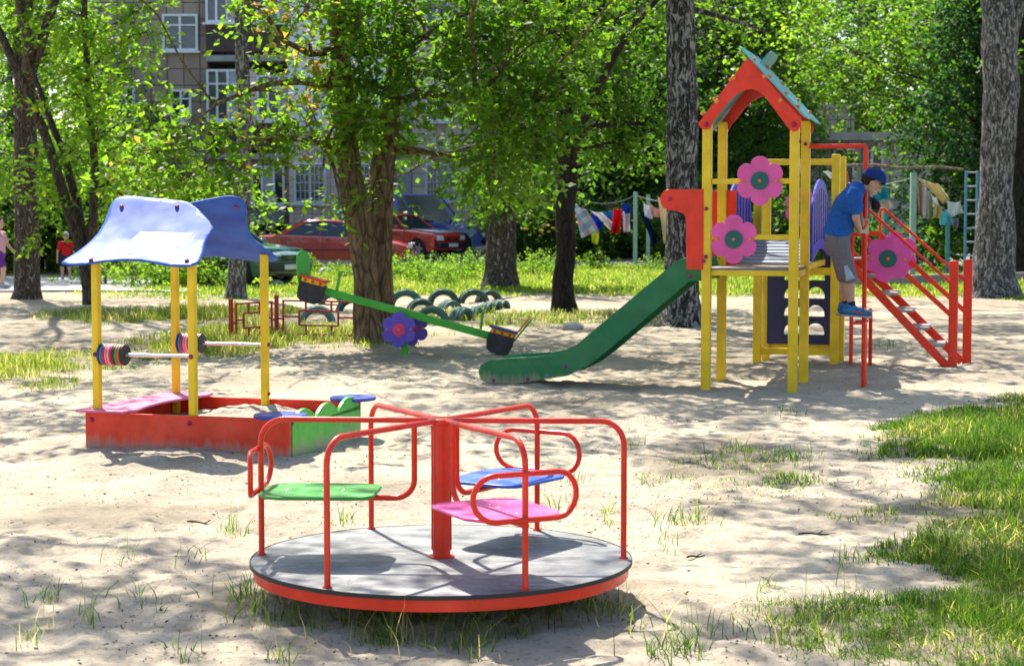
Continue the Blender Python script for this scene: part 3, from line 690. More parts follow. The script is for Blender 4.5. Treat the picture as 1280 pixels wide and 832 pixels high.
# blue slotted side panels along the bridge
n = N('slotted_blue'); v = n.coord(); n.pbr(n.ramp(n.noise(v, 5, 4), [(.3, (.02, .02, .40)), (.7, (.028, .03, .52))]), .5, 0, None, 0, .25); SLB = n.m
for s_ in (0.02, .84):
    o_ = []; a0, a1 = 1.03, 2.80
    for k in range(25):
        q = k / 24; o_.append((a0 + (a1 - a0) * q, 1.62 + .36 * math.sin(PI * q) ** .55))
    o_ = [(a0, 1.17)] + o_ + [(a1, 1.17)] + [(a1 - (a1 - a0) * k / 12, 1.17 + .11 * math.sin(PI * k / 12)) for k in range(1, 12)]
    pn = tb(MB().prism(o_, (s_, 0, 0), (0, 1, 0), (0, 0, 1), .022), 'side_panel', SLB, bevel=.003)
    mb = MB()
    for k in range(7):
        y = a0 + .22 + k * (a1 - a0 - .44) / 6; q = (y - a0) / (a1 - a0); zt = 1.56 + .33 * math.sin(PI * q) ** .55; zb = 1.30 + .08 * math.sin(PI * q)
        for sx in (-.003, .025): mb.box((s_ + sx, y, (zt + zb) / 2), (.006, .035, zt - zb))
    mb.build('slot', paint((.006, .006, .07)), pn)
# navy climbing panel with arched openings
def pierced(name, x0, x1, z0, z1, y, th, holes, mat, parent):
    """panel in the xz plane; holes = arched openings (x0,x1,z0,ztop)"""
    mb = MB(); cols_ = sorted(set([h[0] for h in holes] + [h[1] for h in holes])); edges = [x0] + cols_ + [x1]
    for i in range(len(edges) - 1):
        a, b = edges[i], edges[i + 1]; hs = sorted([h for h in holes if abs(h[0] - a) < 1e-6], key=lambda h: h[2])
        if not hs: mb.box(((a + b) / 2, y, (z0 + z1) / 2), (b - a, th, z1 - z0)); continue
        zc = z0
        for (_, _, ha, hb) in hs:
            r = (b - a) / 2; hbx = hb
            mb.box(((a + b) / 2, y, (zc + ha) / 2), (b - a, th, ha - zc))
            # arch spandrel
            arcp = [(a + r - r * math.cos(PI * k / 12), hb - min(r, hb - ha) + min(r, hb - ha) * math.sin(PI * k / 12)) for k in range(13)]
            zz = hb + .012
            for half in (arcp[:7], arcp[6:]):
                if half is not None:
                    lo = half; 
                    corner = (a, zz) if half[0][0] < a + r - 1e-6 and half[0] == arcp[0] else (b, zz)
                    if corner[0] == a: poly = [(a, half[0][1])] + lo[1:] + [(a + r, zz), (a, zz)]
                    else: poly = lo + [(b, zz), (a + r, zz)]
                    mb.prism(poly, (0, y + th / 2, 0), (1, 0, 0), (0, 0, 1), th)
            zc = zz
        mb.box(((a + b) / 2, y, (zc + z1) / 2), (b - a, th, z1 - zc))
    return mb.build(name, mat, parent, smooth=False)
hs = []
for a in (.31, .56): 
    for k in range(5): hs.append((a, a + .19, .30 + k * .20, .30 + k * .20 + .125))
pierced('climbing_panel', .12, .90, .19, 1.30, 3.56, .022, hs, plain('navy_panel', (.012, .018, .085), .45, var=.2), tw)
# red side panels at the slide's mouth
for t_ in (-.03, .955):
    hz_ = [(-.05, 1.12), (.02, 1.12)]
    ht = [(-.30 - .085 * math.sin(PI * k / 10), 1.765 - .095 * math.cos(PI * k / 10)) for k in range(11)]
    o_ = [(.02 if t_ < .5 else .18, 1.12), (.02 if t_ < .5 else .18, 1.86), (-.30, 1.86)] + ht[::-1] + [(-.24, 1.66), (-.17, 1.64), (-.145, 1.60), (-.135, 1.12)]
    pn = tb(MB().prism(o_, (-.045 if t_ < .5 else -.04, t_, 0), (1, 0, 0), (0, 0, 1), .022), 'entry_panel', paint(RED, .35, .3), bevel=.004)
    bo = MB()
    for (x, z) in ((-.34, 1.77), (-.02, 1.20)): bo.ball((x, t_ - .03, z), .02, 10, 6)
    bo.build('bolt', paint((.45, .02, .15)), pn)
# the green slide: two shaped cheeks and a bed
DG = paint(DGRN, .4, .5, .09)
def sl(px, py): 
    q = P(px, py, 17.12) - Vector((1.80, 17.02, 0)); c_, s__ = math.cos(-TT), math.sin(-TT)
    return ((q.x) / c_ * 1.0, q.z)
cheek = [(886, 338), (882, 323), (870, 321), (852, 323), (838, 334), (738, 420), (722, 434), (700, 444), (672, 450), (640, 452), (612, 455), (600, 462), (597, 471), (600, 481), (610, 486), (645, 486), (690, 477), (712, 473), (737, 460), (757, 444), (862, 352), (886, 350)]
ck = [sl(*p) for p in cheek]
ck = [(x + .01, max(z, 0.005)) for x, z in ck]
for t_, tn in ((.10, 'near'), (.76, 'far')):
    pn = tb(MB().prism(ck, (-.035, t_, 0), (1, 0, 0), (0, 0, 1), .026), 'slide_cheek', DG, bevel=.004)
    bo = MB()
    for (px, py) in ((616, 481), (660, 479), (708, 462), (880, 345), (862, 345)):
        x, z = sl(px, py); bo.ball((x - .02, t_ - .026, max(z, .03)), .018, 10, 6)
    bo.build('bolt', paint((.30, .02, .16)), pn)
bed = [(874, 335), (852, 338), (740, 436), (715, 452), (690, 461), (650, 468), (604, 472)]
bp = [sl(*p) for p in bed]; mb = MB(); vs = []; fs = []
for (x, z) in bp:
    for t_ in (.105, .735): vs.append((x - .025, t_, z)); 
for k in range(len(bp) - 1): fs.append((2 * k, 2 * k + 1, 2 * k + 3, 2 * k + 2))
bo_ = tb(MB().add(vs, fs), 'slide_bed', plain('worn_metal', (.35, .38, .37), .35, .7)); md = bo_.modifiers.new('t', 'SOLIDIFY'); md.thickness = .01
# fireman's pole, step rail
RT = paint(RED, .28, .4)
mb = MB(); zt = 2.275; ty = .86
mb.tube([(.845, ty, zt), (1.337, ty, zt)] + [(1.337 + .04 * math.sin(PI / 2 * k / 5), ty, zt - .04 + .04 * math.cos(PI / 2 * k / 5)) for k in range(1, 6)] + [(1.377, ty, 1.0), (1.377, ty, -.1)], .022, 14)
tb(mb, 'fire_pole', RT, angle=50)
a = Vector((1.377, ty, .62)); b = Vector((1.30, 2.87, .62)); mb = MB()
mb.tube([a - CZ * .72 + Vector((0, .16, 0)), a + Vector((0, .16, -.05))] + [a + Vector((0, .21 - .05 * math.cos(PI / 2 * k / 5), -.05 + .05 * math.sin(PI / 2 * k / 5))) for k in range(1, 6)] + [b + Vector((0, -.05, 0)), b + Vector((0, 0, -.05)), b - CZ * .72], .02, 12)
tb(mb, 'step_rail', RT, angle=50)
tb(MB().box((1.36, ty - .14, .612), (.12, .46, .022)), 'foot_step', RT, bevel=.006)
# stairs on the right of the rear bay
st = []
for t_, e_ in ((2.87, 0.0), (3.60, .13)):
    mb = MB(); mb.bar((.965 + e_ * .3, t_, 1.22), (2.10 + e_, t_, .03), .04, .085); tb(mb, 'stringer', RT, bevel=.006)
    mb = MB(); mb.box((2.15 + e_, t_ + .02, .50), (.095, .06, 1.28)); tb(mb, 'stair_post', RT, bevel=.012)
    mb = MB(); mb.bar((1.20 + e_, t_, 1.42), (2.12 + e_, t_, .58), .03, .05); tb(mb, 'lower_rail', RT, bevel=.006)
    mb = MB(); mb.tube([(1.21 + e_, t_ - .02, 1.06), (1.21 + e_, t_ - .02, 1.66), (1.225 + e_, t_ - .02, 1.685), (1.25 + e_, t_ - .02, 1.685), (2.11 + e_, t_ - .02, .92)], .015, 10)
    mb.bar((.96, t_, 1.40), (1.2 + e_, t_, 1.42), .03, .045); tb(mb, 'handrail', RT, angle=50)
    if t_ < 3: tb(MB().tube([(1.10, t_ - .02, 0), (1.10, t_ - .02, 1.42)], .021, 10), 'newel', RT, angle=50)
for k in range(6):
    q = (k + .65) / 6.6; x = .965 + (2.10 - .965) * q; z = 1.22 - 1.19 * q + .045
    tb(MB().box((x + .05 * (1 - q), 3.235, z), (.235, .69, .028)), 'stair_tread', plain('tread', (.34, .31, .28), .7, var=.3, scale=14), bevel=.004)
flower((1.475, 2.835, 1.16), (1, 0, 0), (0, 0, 1), .25, (.78, .09, .38), TC, tw, rot=PI / 6 + .25)
flower((1.50, 3.62, 1.19), (1, 0, 0), (0, 0, 1), .25, (.78, .09, .38), TC, tw, rot=PI / 6)

# ================================================================== the seesaw
ss = empty('seesaw', (G(506, 443).x, G(506, 443).y, 0), math.radians(-2), label='green seesaw balanced on a purple flower, red seat up and blue seat down', cat='seesaw')
SY = ss.location.y; SX = ss.location.x
def S_(px, py): q = P(px, py, SY); return Vector((q.x - SX, 0, q.z))
A_, B_ = S_(392, 360), S_(622, 422)
tilt = (B_ - A_).normalized(); up = Vector((-tilt.z, 0, tilt.x))
if up.z < 0: up = -up
gp = paint((.05, .42, .03), .4, .3)
mb = MB(); mb.bar(A_, B_, .09, .085, up); mb.build('beam', gp, ss, bevel=.008)
mb = MB()
for y in (-.055, .055): mb.box((0, y, .20), (.07, .035, .62))
mb.build('stand', gp, ss, bevel=.006)
pv = S_(500, 411)
for y, f_ in ((-.13, 1), (.16, -1)):
    flower((pv.x + (0 if f_ > 0 else .12), y, pv.z), (1, 0, 0), (0, 0, 1), .205, (.13, .08, .52), (.75, .05, .17), ss)
MB().cyl((pv.x, -.12, pv.z), (pv.x, .17, pv.z), .03).build('axle', paint((.1, .1, .1)), ss)
RUB = plain('old_rubber', (.035, .033, .035), .75, var=.3, scale=12)
for (c_, lab, sc, tops) in ((S_(391, 357), 'raised seat with a red top', 1, RED), (S_(627, 420), 'lowered seat with a blue top', -1, (.02, .05, .20))):
    R_ = Matrix((tilt, Vector((0, 1, 0)), up)).transposed()
    mb = MB(); mb.box(c_ + up * .085, (.33, .30, .018), R_); s_ = mb.build('seat', paint(tops, .4, .3), ss, bevel=.006, label=lab)
    mb = MB(); mb.box(c_ + up * .05, (.27, .26, .05), R_); mb.build('seat_block', paint((.80, .45, .01), .4, .3), s_, bevel=.004)
    bo = MB()
    for k in (-.09, 0, .09): bo.ball(c_ + up * .05 + tilt * k - Vector((0, .135, 0)), .018, 10, 6)
    bo.build('bolt', paint(RED), s_)
    # half-tyre buffer under the seat
    mb = MB(); prof = []
    pr = [(-.15, .02), (-.155, -.06), (-.135, -.135), (-.08, -.165), (.08, -.165), (.135, -.135), (.155, -.06), (.15, .02)]
    cc_ = c_ + Vector((0, -.13, 0)); mb.prism([(x_, z_ * 1.22) for x_, z_ in pr], c_ + Vector((0, .13, 0)), tilt, up, .26); mb.build('buffer', RUB, s_, bevel=.01)
# backrests and handles
mb = MB(); o_ = [(-.06, -.02), (.06, -.02), (.068, .16), (.06, .30), (.04, .345), (0, .365), (-.04, .345), (-.06, .30), (-.068, .16)]
def backrest(base, dirv, side, mats):
    e_ = Vector(dirv).normalized(); nrm_ = Vector((0, 1, 0)).cross(e_); k = 0
    for m_, off in mats:
        b_ = Vector(base) + nrm_ * off; MB().prism([(p[0] * 1.7, p[1]) for p in o_], b_, Vector((0, 1, 0)) if not side else side, e_, .02).build('backrest', m_, ss, bevel=.004)
q = S_(379, 352); backrest(q, (-.05, 0, 1), Vector((.55, .84, 0)), [(gp, 0)])
q = S_(640, 427); e2 = (S_(664, 398) - S_(640, 427)); backrest(q, e2, None, [(gp, .0), (paint((.75, .20, .03), .4, .3), -.03)])
for (a_, b_) in ((S_(420, 366), S_(425, 341)), (S_(601, 411), S_(604, 389))):
    mb = MB(); mb.bar(a_, b_, .03, .03); mb.cyl(b_ + Vector((0, -.13, 0)), b_ + Vector((0, .13, 0)), .014, 10); mb.build('handle', gp, ss)
# stone to keep the spring end: ground contact is the lowered buffer

# ================================================================== low red garden fence
FR_ = paint((.42, .025, .015), .5, .6)
def fence_panel(a, b, lab):
    a = Vector(a); b = Vector(b); d = (b - a); L = d.length; e = d / L
    f = empty('fence_panel', (a.x, a.y, tz(a.x, a.y)), math.atan2(d.y, d.x), lab, 'fence', 'low red fence panels by the seesaw')
    H = .50
    def T(pts, r=.011): 
        m_ = MB(); 
        for p, q_ in pts: m_.bar((p[0], 0, p[1]), (q_[0], 0, q_[1]), r * 2, r * 2)
        return m_
    for x in (0, L): MB().box((x, 0, .25), (.045, .045, .62)).build('post', FR_, f, bevel=.004)
    T([((.10, .02), (.10, H)), ((L - .10, .02), (L - .10, H)), ((.10, H - .011), (L - .10, H - .011)), ((.10, .05), (L - .10, .05)), ((0, H * .5), (.10, H * .5)), ((L - .1, H * .5), (L, H * .5)), ((0, .12), (.10, .12)), ((L - .1, .12), (L, .12))]).build('outer_frame', FR_, f)
    x0, x1 = .27 * L, .73 * L
    T([((x0, .17), (x0, .36)), ((x1, .17), (x1, .36)), ((x0, .36), (x1, .36)), ((x0, .17), (x1, .17)), ((.1, .28), (x0, .28)), ((x1, .28), (L - .1, .28)), ((x0 + .1, .36), (x0 + .1, H - .02)), ((x1 - .1, .36), (x1 - .1, H - .02)), ((x0 + .1, .05), (x0 + .1, .17)), ((x1 - .1, .05), (x1 - .1, .17))]).build('inner_frame', FR_, f)
    return f
g1, g2, g3 = G(289, 426), G(346, 421), G(452, 424)
fence_panel(g1, g2, 'shorter red fence panel of squares left of the seesaw, behind the yellow post')
fence_panel(g2, g3, 'wider red fence panel of squares under the raised seesaw seat')

# ================================================================== half buried tyres
TYM = [paint((.04, .12, .10), .7, .9), paint((.028, .075, .06), .75, .9), paint((.08, .16, .15), .7, .9), plain('white_tyre', (.50, .52, .55), .7, var=.2)]
def tyre(px, py, wpx, yaw, m, lab):
    g_ = G(px, py); R_ = wpx / F * g_.y / 2; o = empty('half_buried_tyre', (g_.x, g_.y, tz(g_.x, g_.y) - .03), yaw, lab, 'tyre', 'tyres half sunk in the ground')
    r_ = R_ * .30; pr = [(R_, -.08), (R_, .08), (R_ * .97, .105), (R_ * .82, .12), (R_ * .66, .09), (R_ * .62, .045), (R_ * .66, .035), (R_ * .90, .04), (R_ * .90, -.04), (R_ * .66, -.035), (R_ * .62, -.045), (R_ * .66, -.09), (R_ * .82, -.12), (R_ * .97, -.105)]
    mb = MB(); mb.lathe(pr, (0, 0, 0), (0, 1, 0), 40, closed=True); mb.build('casing', m, o, angle=30)
    mb = MB()
    for k in range(30):
        a = PI * k / 29; c_ = Vector((math.cos(a), 0, math.sin(a)))
        for y in (-.032, .032): mb.box(c_ * (R_ + .003) + Vector((0, y, 0)), (.012, .045, .022), Matrix.Rotation(-a, 3, 'Y'))
    mb.build('tread', m, o)
for args in ((507, 381, 44, 0, TYM[0], 'teal tyre arch in the back row just right of the big double trunk'),
             (554, 379, 40, .1, TYM[1], 'dark tyre arch in the middle of the back row'),
             (498, 400, 38, .05, TYM[1], 'tyre arch just behind the purple flower of the seesaw'),
             (540, 402, 44, -.05, TYM[0], 'tyre arch seen face on just above the seesaw beam'),
             (577, 399, 36, 1.0, TYM[2], 'pale worn tyre turned sideways at the near corner of the tyre row'),
             (592, 396, 30, 1.25, TYM[2], 'second tyre from the near corner, turned sideways with a whitish top'),
             (592, 379, 40, .2, TYM[1], 'dark tyre arch at the right end of the back row'),
             (607, 390, 30, 1.2, TYM[0], 'third sideways tyre, in the middle of the right row'),
             (617, 387, 28, 1.2, TYM[1], 'fourth sideways tyre, near the far end of the right row'),
             (626, 385, 26, 1.1, TYM[0], 'last tyre at the far right end of the sideways row'),
             (526, 390, 36, .3, TYM[1], 'tyre arch wedged between the two rows right of the seesaw flower'),
             (562, 389, 34, .7, TYM[2], 'greenish tyre inside the ring behind the sideways ones'),
             (611, 378, 34, .4, TYM[1], 'tyre arch peeping over the right end of the back row'),
             (396, 402, 46, .15, TYM[2], 'tyre arch seen through the wider red fence panel'),
             (440, 388, 40, .3, TYM[1], 'tyre arch against the left of the double trunk'),
             (415, 380, 34, -.2, TYM[0], 'tyre arch behind the raised black seesaw buffer'),
             (345, 359, 22, .8, TYM[3], 'white painted tyre in front of the green car'),
             (407, 343, 20, .3, TYM[3], 'small white painted tyre below the rear door of the red car'),
             (437, 346, 18, .5, TYM[3], 'small white painted tyre left of the double trunk near the red car'),
             (497, 336, 18, .4, TYM[3], 'white painted tyre in front of the red and white car'),
             (553, 346, 24, .2, TYM[2], 'faded tyre arch alone in the grass below the blue van')): tyre(*args)
# ================================================================== parked cars
def carpaint(c, c2=None, dusty=.07):
    n = N('car_paint'); v = n.coord(); f = n.noise(v, 2.5, 5)
    cc_ = n.ramp(f, [(.3, c3(c, .85)), (.75, tuple(x * (1 - dusty) + .28 * dusty for x in c))])
    n.pbr(cc_, .22, 0, None, .8); return n.m
CARGLASS = plain('car_glass', (.015, .022, .035), .05, spec=.9)
TYRE = plain('tyre_black', (.02, .02, .02), .8); RIM = plain('wheel_rim', (.45, .46, .48), .35, .7); BLK = plain('black_plastic', (.02, .02, .022), .5)
LENS = plain('lamp_lens', (.65, .70, .74), .1, var=.1); PLATE = plain('number_plate', (.65, .66, .66), .4); TAIL = plain('tail_lens', (.35, .01, .01), .15)
def interp(pts, x): return float(np.interp(x, [p[0] for p in pts], [p[1] for p in pts]))
def car(name, loc, rz, label, color, L, Wd, H, deck, roof, wx, wr=.31, hood=None, clad=None, van=False):
    """deck = list of (x,z) of the body's upper edge rear to front; roof = (xb0, xt0, xt1, xb1, z)"""
    root = empty(name, loc, rz, label, 'van' if van else 'car', 'parked cars'); PM = carpaint(color)
    z0 = .22; bot = []
    x = -L / 2 + .05; 
    for wx_ in wx:
        bot += [(wx_ - wr - .07, z0)] + [(wx_ - (wr + .07) * math.cos(PI * k / 10), wr + (wr + .055) * math.sin(PI * k / 10) - .02) for k in range(1, 10)] + [(wx_ + wr + .07, z0)]
    outl = [(-L / 2 + .06, z0 + .05)] + bot + [(L / 2 - .06, z0 + .05), (L / 2, z0 + .25)] + deck[::-1] + [(-L / 2, z0 + .3)]
    ks = [(-1, .0), (-.97, .0), (-.5, .03), (.5, .03), (.97, .0), (1, 0)]
    n_ = len(outl); bm = bmesh.new(); rings = []
    for k, (q, bul) in enumerate([(-1, -.045), (-.94, 0), (-.5, .015), (0, .02), (.5, .015), (.94, 0), (1, -.045)]):
        ring = []
        for (x_, z_) in outl:
            # nose and tail curve in towards the corners
            fx = 1 - (.05 if abs(q) > .9 else .018 * abs(q)) * (abs(x_) / (L / 2)) ** 6
            zz = z_ + (bul if z_ > .7 else 0)
            side = q * Wd / 2 * (1 - .05 * max(0, (z_ - .55)) - .04 * max(0, .45 - z_) / .25 * .6)
            ring.append(bm.verts.new((x_ * fx, side, zz)))
        rings.append(ring)
    for a, b in zip(rings[:-1], rings[1:]):
        for i in range(n_): bm.faces.new((a[i], a[(i + 1) % n_], b[(i + 1) % n_], b[i]))
    for r_ in (rings[0], rings[-1]):
        bmesh.ops.triangulate(bm, faces=[bm.faces.new(r_)])
    bmesh.ops.recalc_face_normals(bm, faces=bm.faces[:])
    me = bpy.data.meshes.new('body'); bm.to_mesh(me); bm.free(); me.polygons.foreach_set('use_smooth', [True] * len(me.polygons)); me.set_sharp_from_angle(angle=math.radians(32))
    body = link_mesh('body', me, PM, root)
    # dark wheel wells
    mb = MB()
    for wx_ in wx: mb.box((wx_, 0, .45), (.78, Wd - .16, .5))
    mb.build('wheel_well', BLK, root)
    # cabin: glass block with body coloured roof and pillars
    xb0, xt0, xt1, xb1, zb = roof; wb, wt = Wd / 2 - .07, Wd / 2 - .22
    if van: wt = Wd / 2 - .12
    def sec(xa, xb_, z, w_): return [(xa, -w_, z), (xb_, -w_, z), (xb_, w_, z), (xa, w_, z)]
    mb = MB(); mb.add(sec(xb0, xb1, zb - .06, wb) + sec(xt0, xt1, H - .05, wt), [(3, 2, 1, 0), (4, 5, 6, 7), (0, 1, 5, 4), (1, 2, 6, 5), (2, 3, 7, 6), (3, 0, 4, 7)])
    mb.build('cabin_glass', CARGLASS, root, bevel=.03)
    rm = MB(); pts = [];
    prof_ = [(xt0 - .10, H - .075), (xt0 + .12, H - .015), ((xt0 + xt1) / 2, H), (xt1 - .1, H - .02), (xt1 + .08, H - .075)]
    vs = []; fs = []
    for (x_, z_) in prof_:
        for q in (-1, -.9, 0, .9, 1): vs.append((x_, q * (wt + .012), z_ + (.0 if abs(q) < 1 else -.035) + (.015 if q == 0 else 0)))
    for a in range(len(prof_) - 1):
        for b in range(4): k = a * 5 + b; fs.append((k, k + 5, k + 6, k + 1))
    ro = rm.add(vs, fs).build('roof', PM, root); md = ro.modifiers.new('t', 'SOLIDIFY'); md.thickness = .03
    class Pil:
        def bar(s, *a_): MB().bar(*a_).build('pillar', PM, root)
    pm = Pil()
    for s_ in (-1, 1):
        pm.bar((xb0, s_ * wb, zb - .05), (xt0 - .02, s_ * wt, H - .06), .07, .12); pm.bar((xb1, s_ * wb, zb - .05), (xt1 + .02, s_ * wt, H - .06), .05, .055)
        mids = [.47] if not van else [.34, .66]
        for m_ in mids: pm.bar((xb0 + (xb1 - xb0) * m_, s_ * (wb + .004), zb - .05), (xt0 + (xt1 - xt0) * m_, s_ * (wt + .004), H - .06), .02, .07)
    # side seams, handles, mirrors, bumpers, lamps, wheels
    sm = MB()
    xs_ = [xb0 + .35, (xb0 + xb1) / 2, xb1 - .05]
    for s_ in (-1, 1):
        for x_ in xs_: sm.box((x_, s_ * (Wd / 2 - .008), .60), (.012, .02, .62))
        sm.box((.0, s_ * (Wd / 2 - .004), .52), (L * .78, .022, .035))
    sm.build('door_seam', BLK, root)
    hm = MB()
    for s_ in (-1, 1):
        for x_ in (xs_[0] + .15, xs_[1] + .15): hm.box((x_, s_ * (Wd / 2), .80), (.14, .04, .03))
    hm.build('door_handle', PM, root)
    for s_ in (-1, 1):
        MB().box((xb1 - .28, s_ * (Wd / 2 + .08), zb + .05), (.13, .2, .13)).build('mirror', PM, root, bevel=.03)
        MB().box((L / 2 - .07, s_ * (Wd / 2 - .30), .64), (.12, .40, .15)).build('headlight', LENS, root, bevel=.02)
        MB().box((-L / 2 + .05, s_ * (Wd / 2 - .24), .72), (.10, .34, .16)).build('tail_light', TAIL, root, bevel=.02)
    MB().box((L / 2 - .01, 0, .42), (.12, Wd - .16, .16)).build('bumper', PM if not clad else BLK, root, bevel=.03)
    MB().box((-L / 2 + .01, 0, .45), (.12, Wd - .14, .16)).build('bumper', PM if not clad else BLK, root, bevel=.03)
    gm_ = MB(); gm_.box((L / 2 - .02, 0, .62), (.06, Wd - 1.05, .13))
    gm_.build('front_grille', BLK, root); MB().box((L / 2 + .055, 0, .42), (.012, .50, .11)).build('number_plate', PLATE, root)
    if hood:
        mb = MB(); dk = [(x_, z_ + .024) for x_, z_ in deck if x_ > xb1 - .25 and x_ < L / 2 - .02]; vs = []; fs = []
        for (x_, z_) in dk:
            for q in (-.82, 0, .82): vs.append((x_, q * Wd / 2, z_ + .012))
        for k in range(len(dk) - 1):
            for b in range(2): j = k * 3 + b; fs.append((j, j + 3, j + 4, j + 1))
        ho = mb.add(vs, fs).build('hood', carpaint(hood), root); md = ho.modifiers.new('t', 'SOLIDIFY'); md.thickness = .02
    for wx_ in wx:
        for s_ in (-1, 1):
            c_ = (wx_, s_ * (Wd / 2 - .12), wr)
            wh = MB().lathe([(wr * .6, -.09), (wr - .03, -.09), (wr, -.06), (wr, .06), (wr - .03, .09), (wr * .6, .09)], c_, (0, 1, 0), 28, closed=True).build('wheel', TYRE, root)
            rb = MB(); rb.lathe([(.001, .03), (.05, .05), (wr * .30, .035), (wr * .34, .01), (wr * .5, .01), (wr * .62, .07), (wr * .62, -.07), (.001, -.07)], c_, (0, s_, 0), 24)
            for q in range(5):
                a = 2 * PI * q / 5; rb.bar((c_[0] + .04 * math.cos(a), c_[1] + s_ * .04, c_[2] + .04 * math.sin(a)), (c_[0] + wr * .6 * math.cos(a), c_[1] + s_ * .05, c_[2] + wr * .6 * math.sin(a)), .03, .05)
            rb.build('rim', RIM, wh)
    return root
sed = [(-2.28, .86), (-2.2, .93), (-1.55, .96), (0, .90), (.95, .88), (1.9, .74), (2.22, .62)]
def gpos(px, py, Y): return ((px - 640) / F * Y, Y, tz((px - 640) / F * Y, Y) + .03)
car('parked_car', gpos(420, 0, 54.3), 0, 'dark red low sedan parked side on behind the double trunk', (.48, .02, .035), 4.62, 1.76, 1.39, sed, (-1.72, -.86, .22, 1.12, .92), (-1.38, 1.40))
lada = [(-2.0, .86), (-1.9, .93), (-1.2, .95), (.0, .92), (.9, .90), (1.9, .80), (2.05, .70)]
car('parked_car', gpos(502, 0, 59.5), math.radians(-34), 'old boxy red car with a whitish hood, nose out beside the blue van', (.50, .02, .010), 4.05, 1.64, 1.42, lada, (-1.55, -1.05, .15, .78, .93), (-1.22, 1.25), hood=(.60, .60, .62), clad=True)
vd = [(-2.55, 1.02), (-2.5, 1.05), (0, 1.05), (1.35, 1.06), (1.75, 1.02), (2.35, .84), (2.5, .66)]
vn = car('parked_van', gpos(516, 0, 62.8), math.radians(-4), 'dark blue tall van parked side on under the cream block', (.035, .10, .36), 5.15, 1.95, 2.02, vd, (-2.5, -2.40, .85, 1.62, 1.05), (-1.62, 1.72), .36, van=True, clad=True)
MB().box((-1.35, -.90, 1.46), (2.0, .04, .78)).build('side_panel', carpaint((.04, .11, .40)), vn, bevel=.01)
MB().box((-1.35, .90, 1.46), (2.0, .04, .78)).build('side_panel', carpaint((.04, .11, .40)), vn, bevel=.01)
gc = [(-2.0, .84), (-1.9, .92), (-1.2, .93), (.0, .90), (.9, .88), (1.85, .77), (2.02, .66)]
car('parked_car', gpos(276, 0, 41.6), math.radians(-32), 'small dark green car half hidden behind the sandbox roof and a spotted trunk', (.008, .11, .075), 4.0, 1.62, 1.36, gc, (-1.55, -1.0, .1, .76, .91), (-1.22, 1.22), hood=(.02, .17, .12), clad=True)

# ================================================================== kerb
KC = plain('kerb_concrete', (.30, .24, .20), .9, var=.25, scale=3, bump=.4)
kb = MB(); ka = G(1062, 360); kk = G(1330, 352)
d = (kk - ka); nK = 14
for k in range(nK):
    a = ka + d * (k / nK); b = ka + d * ((k + .985) / nK); kb.bar((a.x, a.y, .12), (b.x, b.y, .12), .14, .26)
tag(kb.build('kerb', KC, bevel=.015), 'low brownish concrete kerb behind the stairs of the tower', 'kerb')

# ================================================================== laundry posts, lines, washing
PG = plain('pale_green_paint', (.28, .44, .34), .6, var=.2, scale=5); PT = plain('teal_paint', (.06, .26, .24), .6, var=.2)
def pole(px, ytop, ybot, Y, r, mat, label, cross=0, name='clothes_pole'):
    b = P(px, ybot, Y); t_ = P(px, ytop, Y); z0 = tz(b.x, Y); mb = MB(); mb.box((0, 0, (t_.z - z0) / 2 - .05), (r * 2, r * 2, t_.z - z0 + .1))
    if cross: mb.bar((0, -cross, t_.z - z0 - .04), (0, cross, t_.z - z0 - .04), .06, .06)
    o = mb.build(name, mat, bevel=.01); o.location = (b.x, Y, z0); return tag(o, label, 'pole', 'clothes poles')
pole(794, 240, 335, 53, .055, PG, 'pale green pole right of the red washing'); pole(810, 243, 322, 57, .055, PG, 'greener pole just behind the pole right of the red washing')
pole(1140, 216, 352, 46, .07, PG, 'pale green pole under the rusty pipe, at the yellow sheet'); pole(662, 262, 300, 61, .05, PT, 'teal pole among the yellow flowers')
pole(1184, 262, 333, 48, .05, PT, 'short teal pole behind the hanging grey and white washing'); pole(1107, 226, 310, 50, .06, PT, 'teal pole behind the cap of the climbing boy')
pole(712, 236, 312, 53, .045, PG, 'pale green pole hidden behind the dark trunk')
mb = MB(); a = P(985, 204, 46); b = P(1204, 211, 46); mb.tube([a + (b - a) * (k / 8) + Vector((0, 0, .03 * math.sin(k * 2.1))) for k in range(9)], .035, 8)
tag(mb.build('rusty_pipe', bark_mat('rust', (.22, .13, .09), (.50, .40, .33))), 'rusty pale pipe lying across the tops of the clothes poles', 'pipe')
# blue ladder
ld = empty('ladder', (P(1213, 320, 45).x, 45, tz(P(1213, 320, 45).x, 45)), .35, 'narrow blue metal ladder standing left of the right hand birch', 'ladder')
LM = plain('ladder_paint', (.10, .30, .40), .5, var=.2)
hl = P(1213, 213, 45).z - ld.location.z
mb = MB()
for s_ in (-.16, .16): mb.box((s_, 0, hl / 2 - .1), (.05, .05, hl + .2))
mb.build('stile', LM, ld)
for k in range(8): MB().cyl((-.16, 0, .25 + k * (hl - .3) / 7), (.16, 0, .25 + k * (hl - .3) / 7), .018, 8).build('rung', plain('rung', (.45, .52, .52), .5), ld)
def cord(a, b, sag, name, label):
    a = Vector(a); b = Vector(b); mb = MB(); mb.tube([a + (b - a) * (k / 12) - CZ * sag * 4 * (k / 12) * (1 - k / 12) for k in range(13)], .008, 5); return tag(mb.build(name, plain('cord', (.5, .5, .5), .7)), label, 'line')
cord(P(712, 243, 53), P(794, 244, 53), .25, 'clothes_line', 'washing line with the plaid sheet and red cloth')
cord(P(794, 244, 53), P(905, 246, 51), .2, 'clothes_line', 'washing line running from the pale green pole behind the black birch trunk')
cord(P(1050, 226, 50), P(1140, 222, 46), .15, 'clothes_line', 'washing line behind the cap of the climbing boy')
